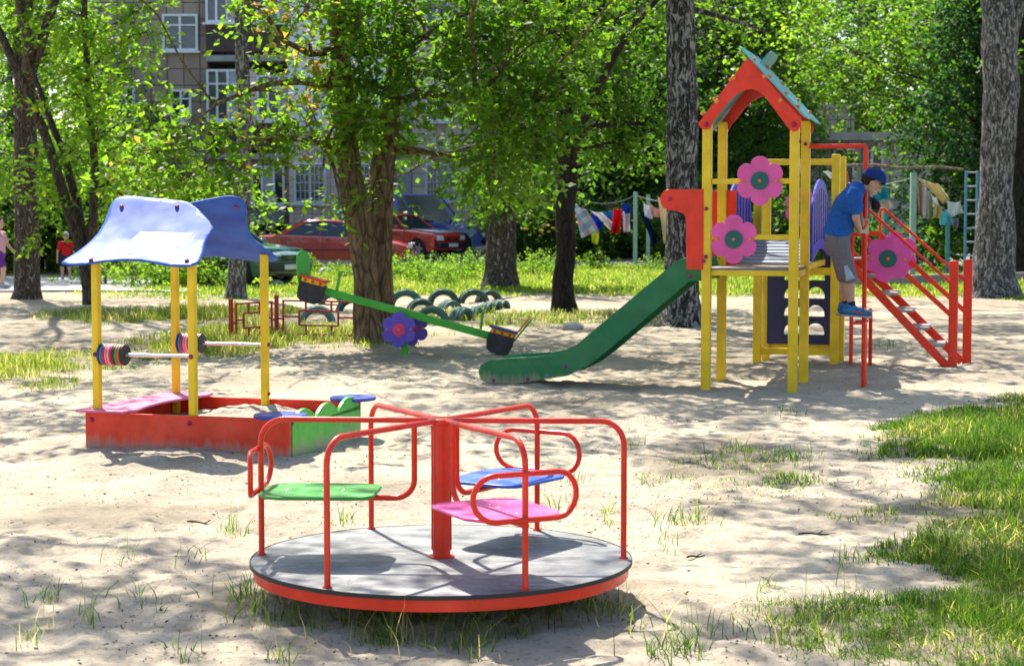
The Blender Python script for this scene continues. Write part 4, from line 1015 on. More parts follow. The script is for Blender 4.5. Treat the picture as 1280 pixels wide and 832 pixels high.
cord(P(1140, 218, 46), P(1184, 264, 48), .1, 'clothes_line', 'washing line with the yellow and white cloths')
def cloth(quad, Y, mat, label, name='washing', wave=.10, thick=.01, cat='washing'):
    """quad = four px points (top-left, top-right, bottom-right, bottom-left)"""
    pts = [P(x, y, Y) for x, y in quad]; c_ = sum(pts, Vector()) / 4; nU, nV = 12, 10; vs = []; fs = []; ph = random.random() * 6
    for i in range(nU + 1):
        for j in range(nV + 1):
            u_, v_ = i / nU, j / nV; p = (pts[0] * (1 - u_) + pts[1] * u_) * (1 - v_) + (pts[3] * (1 - u_) + pts[2] * u_) * v_
            p = p - c_ + Vector((0, wave * (.25 + v_) * math.sin(u_ * 9 + ph + v_ * 2) + .15 * v_, -.05 * math.sin(u_ * PI) * (1 if v_ < .05 else 0))); vs.append(p)
    for i in range(nU):
        for j in range(nV): k = i * (nV + 1) + j; fs.append((k, k + nV + 1, k + nV + 2, k + 1))
    o = MB().add(vs, fs).build(name, mat, angle=80); o.location = c_; md = o.modifiers.new('t', 'SOLIDIFY'); md.thickness = thick
    return tag(o, label, cat, 'washing on the lines')
def fab(c, var=.08):
    key = ('fab', c)
    if key in _pc: return _pc[key]
    n = N('cloth'); v = n.coord(); cc_ = n.ramp(n.noise(v, 4, 3), [(.3, c3(c, 1 - var)), (.7, c3(c, 1 + var))]); d_ = n.n('BsdfDiffuse'); t_ = n.n('BsdfTranslucent'); m_ = n.n('MixShader'); m_.inputs[0].default_value = .4
    n.l(cc_, d_.inputs[0]); n.l(cc_, t_.inputs[0]); n.l(d_.outputs[0], m_.inputs[1]); n.l(t_.outputs[0], m_.inputs[2]); n.l(m_.outputs[0], n.out.inputs[0]); _pc[key] = n.m; return n.m
n = N('plaid'); v = n.coord((1.6, 1.6, 1.6)); r_ = n.n('VectorRotate', rotation_type='Y_AXIS'); r_.inputs['Angle'].default_value = .6; n.l(v, r_.inputs['Vector'])
w1 = n.n('TexWave', bands_direction='X', i_Scale=.6); w2 = n.n('TexWave', bands_direction='Z', i_Scale=.6); n.l(r_.outputs[0], w1.inputs[0]); n.l(r_.outputs[0], w2.inputs[0])
c = n.mix(n.ramp(w1.outputs['Fac'], [(.45, (0, 0, 0)), (.5, (.6, .6, .6))]), (.60, .66, .78), (.60, .16, .25)); c = n.mix(n.ramp(w2.outputs['Fac'], [(.5, (0, 0, 0)), (.55, (.6, .6, .6))]), c, (.12, .30, .50)); n.pbr(c, .9); PLAID = n.m
cloth([(717, 252), (733, 262), (749, 288), (727, 298)], 52.9, PLAID, 'pink and light blue checked sheet beside the dark trunk')
cloth([(740, 264), (756, 272), (752, 290), (742, 286)], 53.1, fab((.02, .06, .40)), 'small bright blue cloth between the checked sheet and the white one')
cloth([(738, 286), (749, 289), (748, 306), (740, 303)], 53.2, fab((.55, .60, .08)), 'small yellow green cloth hanging lowest under the checked sheet')
cloth([(737, 262), (752, 265), (768, 280), (764, 288)], 53.0, fab((.75, .74, .76)), 'white towel blown aslant left of the red cloth')
cloth([(753, 264), (767, 262), (770, 274), (760, 275)], 53.3, fab((.04, .22, .45)), 'teal blue cloth behind the white towel')
cloth([(768, 259), (777, 261), (775, 291), (764, 292)], 52.9, fab((.62, .02, .03)), 'bright red cloth on the washing line')
cloth([(777, 253), (787, 254), (789, 272), (779, 270)], 53.1, fab((.03, .08, .42)), 'blue shoulders of a two coloured shirt left of the pale green pole')
cloth([(779, 264), (787, 266), (788, 290), (779, 290)], 53.0, fab((.66, .58, .64)), 'pale pink shirt tail left of the pale green pole')
cloth([(799, 262), (808, 262), (822, 303), (817, 306)], 52.8, fab((.012, .025, .09)), 'dark blue jeans right of the pale green pole', wave=.04)
cloth([(805, 254), (815, 256), (816, 274), (806, 270)], 52.4, fab((.66, .68, .74)), 'small white cloth above the jeans')
cloth([(812, 254), (826, 262), (828, 272), (816, 271)], 52.2, fab((.60, .36, .36)), 'small pinkish cloth just left of the long beige towel')
cloth([(822, 245), (836, 251), (838, 305), (831, 305)], 51.9, fab((.66, .56, .40)), 'long beige towel against the black birch trunk', wave=.04)
cloth([(1000, 205), (1012, 205), (1014, 232), (1004, 236)], 46.3, fab((.55, .50, .50)), 'grey pillowcase seen between the yellow posts')
cloth([(1028, 214), (1034, 213), (1045, 218), (1040, 224)], 46.2, fab((.74, .76, .78)), 'white corner of cloth above the blue slotted panel')
cloth([(1046, 211), (1060, 214), (1062, 228), (1050, 230)], 46.2, fab((.62, .25, .28)), 'pink patterned cloth behind the rear yellow posts')
cloth([(1088, 232), (1106, 233), (1112, 247), (1098, 251)], 46.4, fab((.03, .30, .40)), 'teal cloth showing beyond the cap of the climbing boy')
cloth([(1086, 244), (1098, 246), (1102, 262), (1090, 262)], 46.6, fab((.08, .05, .09)), 'dark cloth under the teal one')
cloth([(1098, 250), (1112, 248), (1120, 260), (1106, 264)], 46.3, fab((.55, .52, .52)), 'grey spotted cloth lowest beyond the handrail')
cloth([(1143, 219), (1172, 230), (1190, 246), (1180, 256)], 45.9, fab((.66, .58, .36)), 'large straw yellow sheet blown out to the right of the pole', wave=.18)
for k, (x, c_, lab) in enumerate(((1147, (.40, .28, .25), 'narrow brown strip of washing nearest the pole'), (1153, (.52, .50, .55), 'narrow grey strip of washing'), (1158, (.34, .42, .34), 'narrow greenish strip of washing'))):
    cloth([(x, 226 + k * 4), (x + 5, 230 + k * 4), (x + 8, 268 + k * 3), (x + 3, 270 + k * 2)], 46.1 + k * .2, fab(c_), lab, wave=.05)
cloth([(1163, 242), (1171, 246), (1180, 268), (1173, 272)], 46.0, fab((.72, .74, .80)), 'white towel under the straw yellow sheet')
cloth([(1168, 252), (1178, 258), (1176, 274), (1168, 270)], 45.9, fab((.62, .55, .30)), 'mustard cloth beside the white towel')
cloth([(1174, 262), (1188, 262), (1192, 280), (1178, 282)], 46.5, fab((.16, .48, .58)), 'light blue cloth above the short teal pole')
cloth([(1184, 250), (1200, 252), (1205, 266), (1190, 272)], 46.3, fab((.52, .58, .62)), 'rounded pale grey cloth nearest the blue ladder')
cloth([(1190, 272), (1198, 272), (1198, 286), (1191, 282)], 46.8, fab((.28, .28, .36)), 'small slate grey cloth under the pale grey one')

# ================================================================== people
def remesh(mb, name, mat, parent, voxel, smooth_it=2, loc=None):
    me = bpy.data.meshes.new('tmp'); me.from_pydata(mb.v, [], mb.f); me.update(); o = bpy.data.objects.new('tmp', me); col.objects.link(o)
    m = o.modifiers.new('r', 'REMESH'); m.mode = 'VOXEL'; m.voxel_size = voxel; m.use_smooth_shade = True
    m2 = o.modifiers.new('s', 'SMOOTH'); m2.iterations = smooth_it; m2.factor = .5
    dg = bpy.context.evaluated_depsgraph_get(); nm = bpy.data.meshes.new_from_object(o.evaluated_get(dg)); bpy.data.objects.remove(o); bpy.data.meshes.remove(me)
    nm.name = name; nm.materials.clear(); nm.polygons.foreach_set('use_smooth', [True] * len(nm.polygons)); r = link_mesh(name, nm, mat, parent); return r
def skin_m(c): 
    n = N('skin'); p = n.pbr(n.ramp(n.noise(n.coord(), 9, 4), [(.3, c3(c, .88)), (.7, c3(c, 1.08))]), .5); p.inputs['Subsurface Weight'].default_value = .12; p.inputs['Subsurface Radius'].default_value = (.02, .008, .004); return n.m
SKIN = skin_m((.52, .30, .20))
def fabric(name, c, var=.15): 
    n = N(name); v = n.coord(); fold = n.noise(n.coord((1, 1, .5)), 14, 3, .5, .6); n.pbr(n.ramp(n.noise(v, 30, 4), [(.3, c3(c, 1 - var)), (.7, c3(c, 1 + var))]), .85, 0, n.bump(fold, .55, .03), 0, .2); return n.m
HAIR = fabric('hair', (.035, .022, .014))
YB = 17.33
boy = empty('person', (3.27, YB, 0), 0, 'boy in a blue t-shirt, grey shorts and navy cap climbing the tower steps', 'person')
def Bp(px, py, dy=0.0): q = P(px, py, YB + dy); return q - Vector((3.27, YB, 0))
body = MB()
pel = Bp(1046, 300); chest = Bp(1058, 257); shc = Bp(1069, 239); nk = Bp(1078, 232); hd = Bp(1087, 231)
hipR, hipL = Bp(1047, 306, -.075), Bp(1049, 304, .085)
knR, knL = Bp(1062, 348, -.09), Bp(1056, 347, .10)
anR, anL = Bp(1064, 381, -.08), Bp(1057, 380, .11)
shR, shL = Bp(1068, 243, -.155), Bp(1068, 243, .155)
elR, elL = Bp(1070, 273, -.19), Bp(1074, 268, .19)
POLE = Vector((3.351 - 3.27, 17.494 - YB, 0))
wrR = Bp(1075, 290, .0); wrL = Bp(1078, 280, .10)
for a, b, ra, rb in ((pel, chest, .105, .105), (chest, shc, .105, .085), (shc, nk, .06, .045), (nk, hd, .044, .046), (pel + Vector((0, -.06, -.02)), pel + Vector((0, .06, -.02)), .095, .095),
                     (shR, shL, .055, .055), (chest + Vector((0, -.05, 0)), chest + Vector((0, .05, 0)), .10, .10),
                     (hipR, knR, .082, .053), (hipL, knL, .082, .053), (knR, anR, .052, .032), (knL, anL, .052, .032),
                     (knR + (anR - knR) * .1 + Vector((-.012, 0, 0)), knR + (anR - knR) * .45 + Vector((-.012, 0, 0)), .047, .042), (knL + (anL - knL) * .1 + Vector((-.012, 0, 0)), knL + (anL - knL) * .45 + Vector((-.012, 0, 0)), .047, .042),
                     (shR, elR, .046, .034), (shL, elL, .046, .034), (elR, wrR, .035, .023), (elL, wrL, .035, .023)): body.capsule(a, b, ra, rb)
for an in (anR, anL): body.capsule(an + Vector((-.03, 0, -.045)), an + Vector((.13, 0, -.06)), .032, .028)
# head, tilted down and forward (faces +x)
fw = Vector((.83, 0, -.56)).normalized(); hu = Vector((.56, 0, .83)).normalized(); sdv = Vector((0, 1, 0)); hc = Bp(1090, 229) 
def H3(f, s_, u_): return hc + fw * f + sdv * s_ + hu * u_
def ell(c, rf, rs, ru, n=20, m=14):
    t = MB(); t.ball((0, 0, 0), 1, n, m); body.add([c + fw * v_[0] * rf + sdv * v_[1] * rs + hu * v_[2] * ru for v_ in t.v], t.f)
ell(H3(-.012, 0, .025), .092, .073, .095); ell(H3(.028, 0, -.035), .058, .052, .062); ell(H3(.055, 0, -.072), .026, .026, .022)
body.capsule(H3(.083, 0, .012), H3(.104, 0, -.022), .009, .014); ell(H3(.084, 0, -.052), .012, .022, .007); ell(H3(.082, 0, -.063), .011, .018, .006)
for s_ in (-1, 1):
    ell(H3(-.012, s_ * .074, -.01), .019, .010, .028); ell(H3(.068, s_ * .034, -.02), .020, .020, .016); ell(H3(.078, s_ * .028, .022), .010, .020, .008)
# hands: palm, four fingers curled round the rail, thumb from the side
def hand(wr, sgn):
    rail = Vector((POLE.x, POLE.y, wr.z + .01)); d_ = rail - wr; d_.z = 0; dist = d_.length; d_.normalize(); ac = Vector((0, 0, 1)); sd = d_.cross(ac).normalized() * sgn
    pc = rail - d_ * .040 - sd * .012; body.capsule(wr, pc, .019, .017); body.capsule(pc + ac * .020, pc - ac * .022, .0145, .0135); body.capsule(pc + ac * .012, pc - ac * .012 - d_ * .02, .016, .016)
    for k in range(4):
        z = .030 - k * .019; ln = (.030, .034, .032, .025)[k]; pts = [pc + ac * z]
        for t_ in range(1, 4): an_ = -PI + PI * .30 + (PI * 1.15) * t_ / 3 * (ln / .034); pts.append(rail + ac * z + (d_ * math.cos(an_) + (-sd) * math.sin(an_) * -1) * .031)
        for q_ in range(3): body.capsule(pts[q_], pts[q_ + 1], .0085 - .0008 * q_, .008 - .0008 * q_, 10)
    a = pc - d_ * .012 + ac * .02; b = rail - d_ * .030 + ac * .035 + sd * .018; c_ = rail + sd * .030 + ac * .030
    body.capsule(a, b, .011, .0095, 10); body.capsule(b, c_, .0095, .0078, 10)
hand(wrR, -1); hand(wrL, 1)
bd = remesh(body, 'body', SKIN, boy, .0055, 2)
sh = MB()
for a, b, ra, rb in ((pel + Vector((.0, 0, .055)), chest, .135, .128), (chest, shc, .128, .092), (shc, nk - Vector((.01, 0, .012)), .075, .052), (pel + Vector((0, -.055, .05)), pel + Vector((0, .055, .05)), .118, .118),
                     (chest + Vector((0, -.055, 0)), chest + Vector((0, .055, 0)), .118, .118), (shR, shL, .070, .070), (shR, shR + (elR - shR) * .62, .068, .066), (shL, shL + (elL - shL) * .62, .068, .064)): sh.capsule(a, b, ra, rb)
remesh(sh, 'shirt', fabric('shirt_blue', (.018, .10, .36)), boy, .008, 2)
so = MB()
for a, b, ra, rb in ((pel + Vector((0, -.05, .03)), pel + Vector((0, .05, .03)), .122, .122), (pel - Vector((0, .055, .05)), pel - Vector((0, -.055, .05)), .118, .118),
                     (hipR, hipR + (knR - hipR) * .95, .108, .078), (hipL, hipL + (knL - hipL) * .95, .108, .078)): so.capsule(a, b, ra, rb)
remesh(so, 'shorts', fabric('shorts_grey', (.17, .145, .16)), boy, .008, 2)
# lighter side panel at the hem of the shorts
mb = MB(); d_ = (knR - hipR)
for (q0, q1, r_) in ((.60, 1.03, .086),):
    vs = []; fs = []
    ax = d_.normalized(); e1 = Vector((0, -1, 0)); e1 = (e1 - ax * e1.dot(ax)).normalized(); e2 = ax.cross(e1)
    for i in range(7):
        qq = q0 + (q1 - q0) * i / 6; wdt = .15 + .42 * i / 6; rr = (.108 + (.078 - .108) * min(1, qq / .95)) + .004
        for j in range(7): a_ = -wdt + 2 * wdt * j / 6 + .1; vs.append(hipR + d_ * qq + (e1 * math.cos(a_) + e2 * math.sin(a_)) * rr)
    for i in range(6):
        for j in range(6): k = i * 7 + j; fs.append((k, k + 7, k + 8, k + 1))
    pn = mb.add(vs, fs).build('side_stripe', fabric('stripe', (.36, .42, .55)), boy); md = pn.modifiers.new('t', 'SOLIDIFY'); md.thickness = .003
for an in (anR, anL):
    s_ = MB(); s_.capsule(an + Vector((-.035, 0, -.055)), an + Vector((.10, 0, -.066)), .044, .040); s_.capsule(an + Vector((.08, 0, -.070)), an + Vector((.165, 0, -.078)), .040, .028); s_.capsule(an + Vector((-.03, 0, -.02)), an + Vector((.01, 0, -.03)), .042, .044)
    shoe = remesh(s_, 'shoe', fabric('shoe_blue', (.05, .16, .34), .35), boy, .006, 1)
    mb = MB(); mb.prism([(-.085, -.038), (0, -.043), (.10, -.046), (.165, -.040), (.197, 0), (.165, .040), (.10, .046), (0, .043), (-.085, .038)], an + Vector((0, 0, -.112)), (1, 0, -.06), (0, 1, 0), .018); mb.build('sole', plain('sole', (.30, .30, .32), .6), shoe, bevel=.004)
    mb = MB(); mb.tube([an + Vector((.02 + .025 * k, -.043 + .0 * k, -.05 - .004 * k - (.02 if k % 2 else 0))) for k in range(5)], .006, 6); mb.build('lace', plain('orange_lace', (.55, .10, .05), .6), shoe)
    s_ = MB(); s_.capsule(an + Vector((0, 0, -.01)), an + Vector((0, 0, .022)), .040, .038); remesh(s_, 'sock', fabric('sock', (.02, .02, .05)), boy, .006, 1)
hr = MB(); body_ = body
def ellm(mb_, c, rf, rs, ru): 
    t = MB(); t.ball((0, 0, 0), 1, 20, 14); mb_.add([c + fw * v_[0] * rf + sdv * v_[1] * rs + hu * v_[2] * ru for v_ in t.v], t.f)
ellm(hr, H3(-.034, 0, .026), .080, .079, .088); ellm(hr, H3(-.055, 0, -.02), .050, .062, .052)
remesh(hr, 'hair', HAIR, boy, .006, 1)
cp = MB(); prof = [(.088 * math.cos(t), .088 * math.sin(t)) for t in np.linspace(0, PI / 2, 9)]
cup = (hu - fw * .18).normalized(); cfw = (fw + hu * .18).normalized(); cc0 = H3(-.008, 0, .048)
vs = []; fs = []; nn = 32
for (r_, h_) in [(.9, -.012 / .088)] + [(math.cos(t), math.sin(t)) for t in np.linspace(0, PI / 2 - .02, 9)]:
    for k in range(nn):
        a = 2 * PI * k / nn; rr = max(r_, .01) if r_ != .9 else 1.0; vs.append(cc0 + cfw * math.cos(a) * rr * .118 + sdv * math.sin(a) * rr * .098 + cup * h_ * .102)
for i in range(9):
    for k in range(nn): fs.append((i * nn + k, i * nn + (k + 1) % nn, (i + 1) * nn + (k + 1) % nn, (i + 1) * nn + k))
fs.append(tuple(9 * nn + k for k in range(nn)))
capo = cp.add(vs, fs).build('cap', fabric('cap_navy', (.010, .035, .16)), boy, angle=70); md = capo.modifiers.new('t', 'SOLIDIFY'); md.thickness = .004
def brim(w0, w1, mat, nm, lift):
    vs = []; fs = []
    for i in range(7):
        for k in range(15):
            a = -1.2 + 2.4 * k / 14; rr = w0 + (w1 - w0) * i / 6
            p = cc0 + cfw * (math.cos(a) * .100 + rr * .098 * math.cos(a * .8)) + sdv * math.sin(a) * (.086 - .006 * rr) + cup * (-.010 - .03 * rr * rr * 0 - .022 * (math.sin(a)) ** 2 + lift); vs.append(p)
    for i in range(6):
        for k in range(14): j = i * 15 + k; fs.append((j, j + 15, j + 16, j + 1))
    b_ = MB().add(vs, fs).build(nm, mat, boy, angle=80); md = b_.modifiers.new('t', 'SOLIDIFY'); md.thickness = .004
brim(0, .92, bpy.data.materials['cap_navy'], 'cap_brim', 0); brim(.76, 1.03, fabric('lime_edge', (.55, .75, .04)), 'brim_edge', -.003)

def small_person(loc, rz, label, shirt, shorts, h=1.15, pose='stand', cap=None):
    r = empty('person', loc, rz, label, 'person'); k = h / 1.15; b = MB(); V3 = lambda x, y, z: Vector((x, y, z)) * k
    if pose == 'stand':
        hips = ((-.07, 0, .56), (.07, 0, .56)); kn = ((-.09, .0, .31), (.08, .03, .31)); an = ((-.10, 0, .06), (.09, .04, .06)); el = ((-.20, .0, .66), (.19, .02, .66)); wr_ = ((-.21, -.05, .48), (.20, -.05, .50))
    else:
        hips = ((-.07, 0, .56), (.07, 0, .56)); kn = ((-.09, -.13, .33), (.07, .11, .32)); an = ((-.09, -.10, .07), (.08, .27, .12)); el = ((-.18, .10, .68), (.18, -.08, .68)); wr_ = ((-.19, .10, .50), (.18, -.20, .56))
    sh_ = ((-.13, 0, .87), (.13, 0, .87))
    b.capsule(V3(0, 0, .58), V3(0, 0, .80), .085 * k, .09 * k); b.capsule(V3(*sh_[0]), V3(*sh_[1]), .045 * k, .045 * k); b.capsule(V3(0, 0, .86), V3(0, -.01, 1.0), .036 * k, .036 * k)
    b.ball(V3(0, -.012, 1.055), .085 * k, 18, 12, (.85, .95, 1.12)); b.ball(V3(0, -.035, 1.01), .055 * k, 14, 9); b.capsule(V3(0, -.095, 1.05), V3(0, -.107, 1.03), .008 * k, .012 * k)
    for s_ in (-1, 1): b.ball(V3(s_ * .073, 0, 1.045), .018 * k, 8, 6, (.5, .8, 1.3))
    for q in range(2):
        b.capsule(V3(*hips[q]), V3(*kn[q]), .068 * k, .045 * k); b.capsule(V3(*kn[q]), V3(*an[q]), .044 * k, .028 * k); b.capsule(V3(*an[q]), V3(an[q][0], an[q][1] - .11, .03 + an[q][2] - .06), .03 * k, .024 * k)
        b.capsule(V3(*sh_[q]), V3(*el[q]), .036 * k, .028 * k); b.capsule(V3(*el[q]), V3(*wr_[q]), .028 * k, .02 * k)
        w_ = V3(*wr_[q]); dd = (w_ - V3(*el[q])).normalized(); b.capsule(w_, w_ + dd * .045 * k, .02 * k, .022 * k)
        for f_ in range(4): a_ = w_ + dd * .055 * k + Vector(((f_ - 1.5) * .012 * k, 0, 0)); b.capsule(a_, a_ + dd * (.035, .04, .038, .03)[f_] * k + Vector((0, -.01 * k, 0)), .0065 * k, .0055 * k, 8)
        b.capsule(w_ + dd * .02 * k, w_ + dd * .05 * k + Vector((0, -.03 * k, 0)), .008 * k, .007 * k, 8)
    remesh(b, 'body', SKIN, r, .009, 1)
    s = MB(); s.capsule(V3(0, 0, .60), V3(0, 0, .80), .115 * k, .108 * k); s.capsule(V3(*sh_[0]), V3(*sh_[1]), .058 * k, .058 * k)
    for q in range(2): s.capsule(V3(*sh_[q]), V3(*sh_[q]) + (V3(*el[q]) - V3(*sh_[q])) * .55, .054 * k, .052 * k)
    remesh(s, 'shirt', fabric('tee', shirt), r, .012, 1)
    s = MB(); s.capsule(V3(-.03, 0, .56), V3(.03, 0, .56), .108 * k, .108 * k)
    for q in range(2): s.capsule(V3(*hips[q]), V3(*hips[q]) + (V3(*kn[q]) - V3(*hips[q])) * .8, .088 * k, .066 * k)
    remesh(s, 'shorts', fabric('small_shorts', shorts), r, .012, 1)
    for q in range(2):
        a_ = V3(*an[q]); s = MB(); s.capsule(a_ - V3(0, -.02, .02), a_ - V3(0, .12, .03), .038 * k, .034 * k); remesh(s, 'shoe', fabric('pale_shoe', (.40, .42, .46)), r, .01, 1)
    c_ = MB(); c_.ball(V3(0, .008, 1.085), .088 * k, 16, 10, (.92, 1.0, .95)); 
    remesh(c_, 'cap' if cap else 'hair', fabric('cap_c', cap) if cap else HAIR, r, .01, 0)
    return r
g_ = (P(83, 345, 45).x, 45.0); small_person((g_[0], g_[1], tz(*g_) + .02), .35, 'child in a red t-shirt and pale cap standing on the path by the left hedge', (.60, .012, .016), (.03, .03, .05), 1.16, 'stand', (.58, .56, .52))
g_ = (P(-1, 360, 39.5).x, 39.5); small_person((g_[0], g_[1], tz(*g_) + .02), 1.35, 'walker in purple shorts and pale shoes cut off by the left edge', (.55, .30, .34), (.14, .03, .22), 1.52, 'walk')
# ================================================================== trees
def leaf_quads(C, dirs, size, rng, flat=.55, aspect=.58):
    """bent rhombic leaves at points C"""
    n_ = len(C); nrm = rng.normal(size=(n_, 3)) * flat + np.array([0, 0, .75]); nrm /= np.linalg.norm(nrm, axis=1, keepdims=True)
    t = dirs + rng.normal(size=(n_, 3)) * .8; t -= nrm * (t * nrm).sum(1, keepdims=True); t /= np.linalg.norm(t, axis=1, keepdims=True) + 1e-9
    s = np.cross(nrm, t); L = size * rng.uniform(.6, 1.25, (n_, 1)); Wd = L * aspect * .5 * rng.uniform(.8, 1.2, (n_, 1))
    droop = nrm * L * rng.uniform(-.05, .22, (n_, 1))
    v = np.stack([C, C + t * L * .48 + s * Wd - droop * .2, C + t * L - droop, C + t * L * .48 - s * Wd - droop * .2], 1)
    return v.reshape(-1, 3)
def clump_points(c, r, n, rng, twig=.42, per=16, ragged=.45):
    """leaf positions as sprays on short twigs spread unevenly through an ellipsoid"""
    nt_ = max(3, int(n / per)); c = np.array(c); r = np.array(r); out = []
    ph = rng.uniform(0, 6, 3); T = []
    while len(T) < nt_:
        d = rng.normal(size=3); d /= np.linalg.norm(d); u = rng.uniform(0, 1) ** .45
        lump = math.sin(d[0] * 5 + ph[0]) * math.sin(d[1] * 5 + ph[1]) + math.sin(d[2] * 6 + ph[2])
        if rng.uniform() < .5 * ragged * (1 - lump): continue
        T.append((d * u * (1 + ragged * .35 * lump), d))
    T_ = np.array([t[0] for t in T]); D_ = np.array([t[1] for t in T])
    base = c + T_ * r; td = D_ * np.array([1, 1, .5]) + rng.normal(size=D_.shape) * .5 + np.array([0, 0, -.18]); td /= np.linalg.norm(td, axis=1, keepdims=True)
    idx = np.repeat(np.arange(nt_), per); s = rng.uniform(0, 1, (len(idx), 1)) * twig
    pos = base[idx] + td[idx] * s + rng.normal(size=(len(idx), 3)) * twig * .16 - np.array([0, 0, 1]) * (s ** 2) * .5 / max(twig, .1) * .4
    return pos, td[idx], base, td
def make_tree(name, label, cat, base, stems, clumps, leaf=LEAF_M, bark=BARK, size=.10, seed=1, group=None, limb_r=.035, branches=(), density=1.0, rough=.18, twig=.42, flat=.55, zmin=0, tint=None):
    """stems: lists of (Vector world, radius); clumps: (centre, radii(3), n_leaves)"""
    rng = np.random.default_rng(seed); random.seed(seed); base = Vector(base); root = empty(name, base, 0, label, cat, group)
    mb = MB()
    def fine(pts):
        P_, R_ = [], []
        for i in range(len(pts) - 1):
            a, ra = pts[i]; b, rb = pts[i + 1]; k = max(1, int((b - a).length / .35)); 
            for j in range(k): P_.append(a.lerp(b, j / k)); R_.append(ra + (rb - ra) * j / k)
        P_.append(pts[-1][0]); R_.append(pts[-1][1])
        # round off the corners
        for _ in range(2): P_ = [P_[0]] + [(P_[i - 1] + P_[i] * 2 + P_[i + 1]) / 4 for i in range(1, len(P_) - 1)] + [P_[-1]]
        return P_, R_
    spine = []
    for st_ in stems:
        P_, R_ = fine([(Vector(p) - base, r) for p, r in st_])
        P_ = [p + Vector((random.uniform(-.02, .02), random.uniform(-.02, .02), 0)) for p in P_]
        mb.tube(P_, R_, 18, rough=rough); spine += list(zip(P_, R_))
    for br in branches:
        P_, R_ = fine([(Vector(p) - base, r) for p, r in br]); mb.tube(P_, R_, 8, rough=.15); spine += [(p, r) for p, r in zip(P_, R_)][1:]
    LP, LD = [], []
    tw_ = MB()
    for (c, r, n_) in clumps:
        c = Vector(c) - base; cand = [(p, rr) for p, rr in spine if zmin - base.z < p.z < c.z + .2 * r[2]] or [q for q in spine if q[0].z > zmin - base.z] or spine
        p0, r0 = min(cand, key=lambda q: (q[0] - c).length + .55 * abs(q[0].z - (c.z - .6 * (Vector((q[0].x - c.x, q[0].y - c.y, 0)).length))))
        L = (c - p0).length; m_ = p0.lerp(c, .5) + Vector((random.uniform(-.1, .1) * L, random.uniform(-.1, .1) * L, .12 * L)); k = 7
        pts = [p0 * (1 - t) ** 2 + m_ * 2 * t * (1 - t) + c * t * t for t in [i / k for i in range(k + 1)]]
        pts = [pts[0]] + [p + Vector([random.uniform(-.03, .03) * L for _ in range(3)]) * .5 for p in pts[1:-1]] + [pts[-1]]
        ra = min(r0 * .6, limb_r + .012 * L); mb.tube(pts, [ra + (.008 - ra) * i / k for i in range(k + 1)], 7)
        pos, dr, tb_, td_ = clump_points(c, r, int(n_ * density), rng, twig)
        LP.append(pos); LD.append(dr)
        for i in range(0, len(tb_), 4 if len(tb_) > 60 else 3):
            a = Vector(tb_[i]); e_ = a + Vector(td_[i]) * twig * .8; s_ = pts[random.choice((4, 5, 6, 7))]
            mid = s_.lerp(a, .5) + Vector((0, 0, .08)); tw_.tube([s_, mid, a, e_], [.010, .008, .006, .003], 3, cap=False)
    if not mb.v: mb.box((0, 0, .1), (.05, .05, .2))
    tr = mb.build('trunk', bark, root, angle=70)
    if tw_.v: tw_.build('twigs', bark, tr, smooth=False)
    C = np.concatenate(LP); D = np.concatenate(LD); V_ = leaf_quads(C, D, size, rng, flat); Q_ = np.arange(len(V_)).reshape(-1, 4)
    # colour varies by spray and by leaf
    lf = fbm(C[:, 0] * 1.3 + 50, C[:, 2] * 1.3 + C[:, 1] * .7 + 50, seed, 3); rnd = np.clip(lf * .75 + rng.uniform(-.32, .42, len(C)), 0, 1)
    if tint: rnd = np.clip(rnd + tint(C[:, 0] + base.x, C[:, 1] + base.y, C[:, 2]), 0, 1)
    np_mesh('crown', V_, Q_, leaf, root, {'rnd': ('FACE', rnd)})
    return root
def cl(px, py, Y, rx, ry, n_, dy=None):
    """a clump from its place and half size in photo pixels at depth Y"""
    k = Y / F; return (P(px, py, Y), (rx * k, (dy if dy else (rx + ry) / 2 * k), ry * k), n_)
def stem(Y, pts):
    """pts = (px,py,half width px[,dY])"""
    return [(P(p[0], p[1], Y + (p[3] if len(p) > 3 else 0)), p[2] * Y / F) for p in pts]
def up_clumps(base, h, R, n_, k, seed, z0=None):
    """high crown out of the frame: these throw the dappled shade"""
    rng = random.Random(seed); out = []
    for i in range(k):
        a = 2 * PI * i / k * 1.618 * 2; rr = R * math.sqrt((i + .5) / k); z = h * (1 - .25 * (rr / R) ** 2) + rng.uniform(-.9, .9)
        s_ = rng.uniform(.75, 1.25); out.append((Vector((base[0] + rr * math.cos(a), base[1] + rr * math.sin(a), z)), (1.15 * s_, 1.15 * s_, .62 * s_), int(n_ * s_)))
    return out
def over(px, py, h, r, n_):
    """a crown clump at height h whose shadow falls on the ground at this photo point"""
    g_ = G(px, py); c_ = g_ + SUN * (h / SUN.z); r *= .8; return (c_, (r, r, r * .5), int(n_ * 1.25))

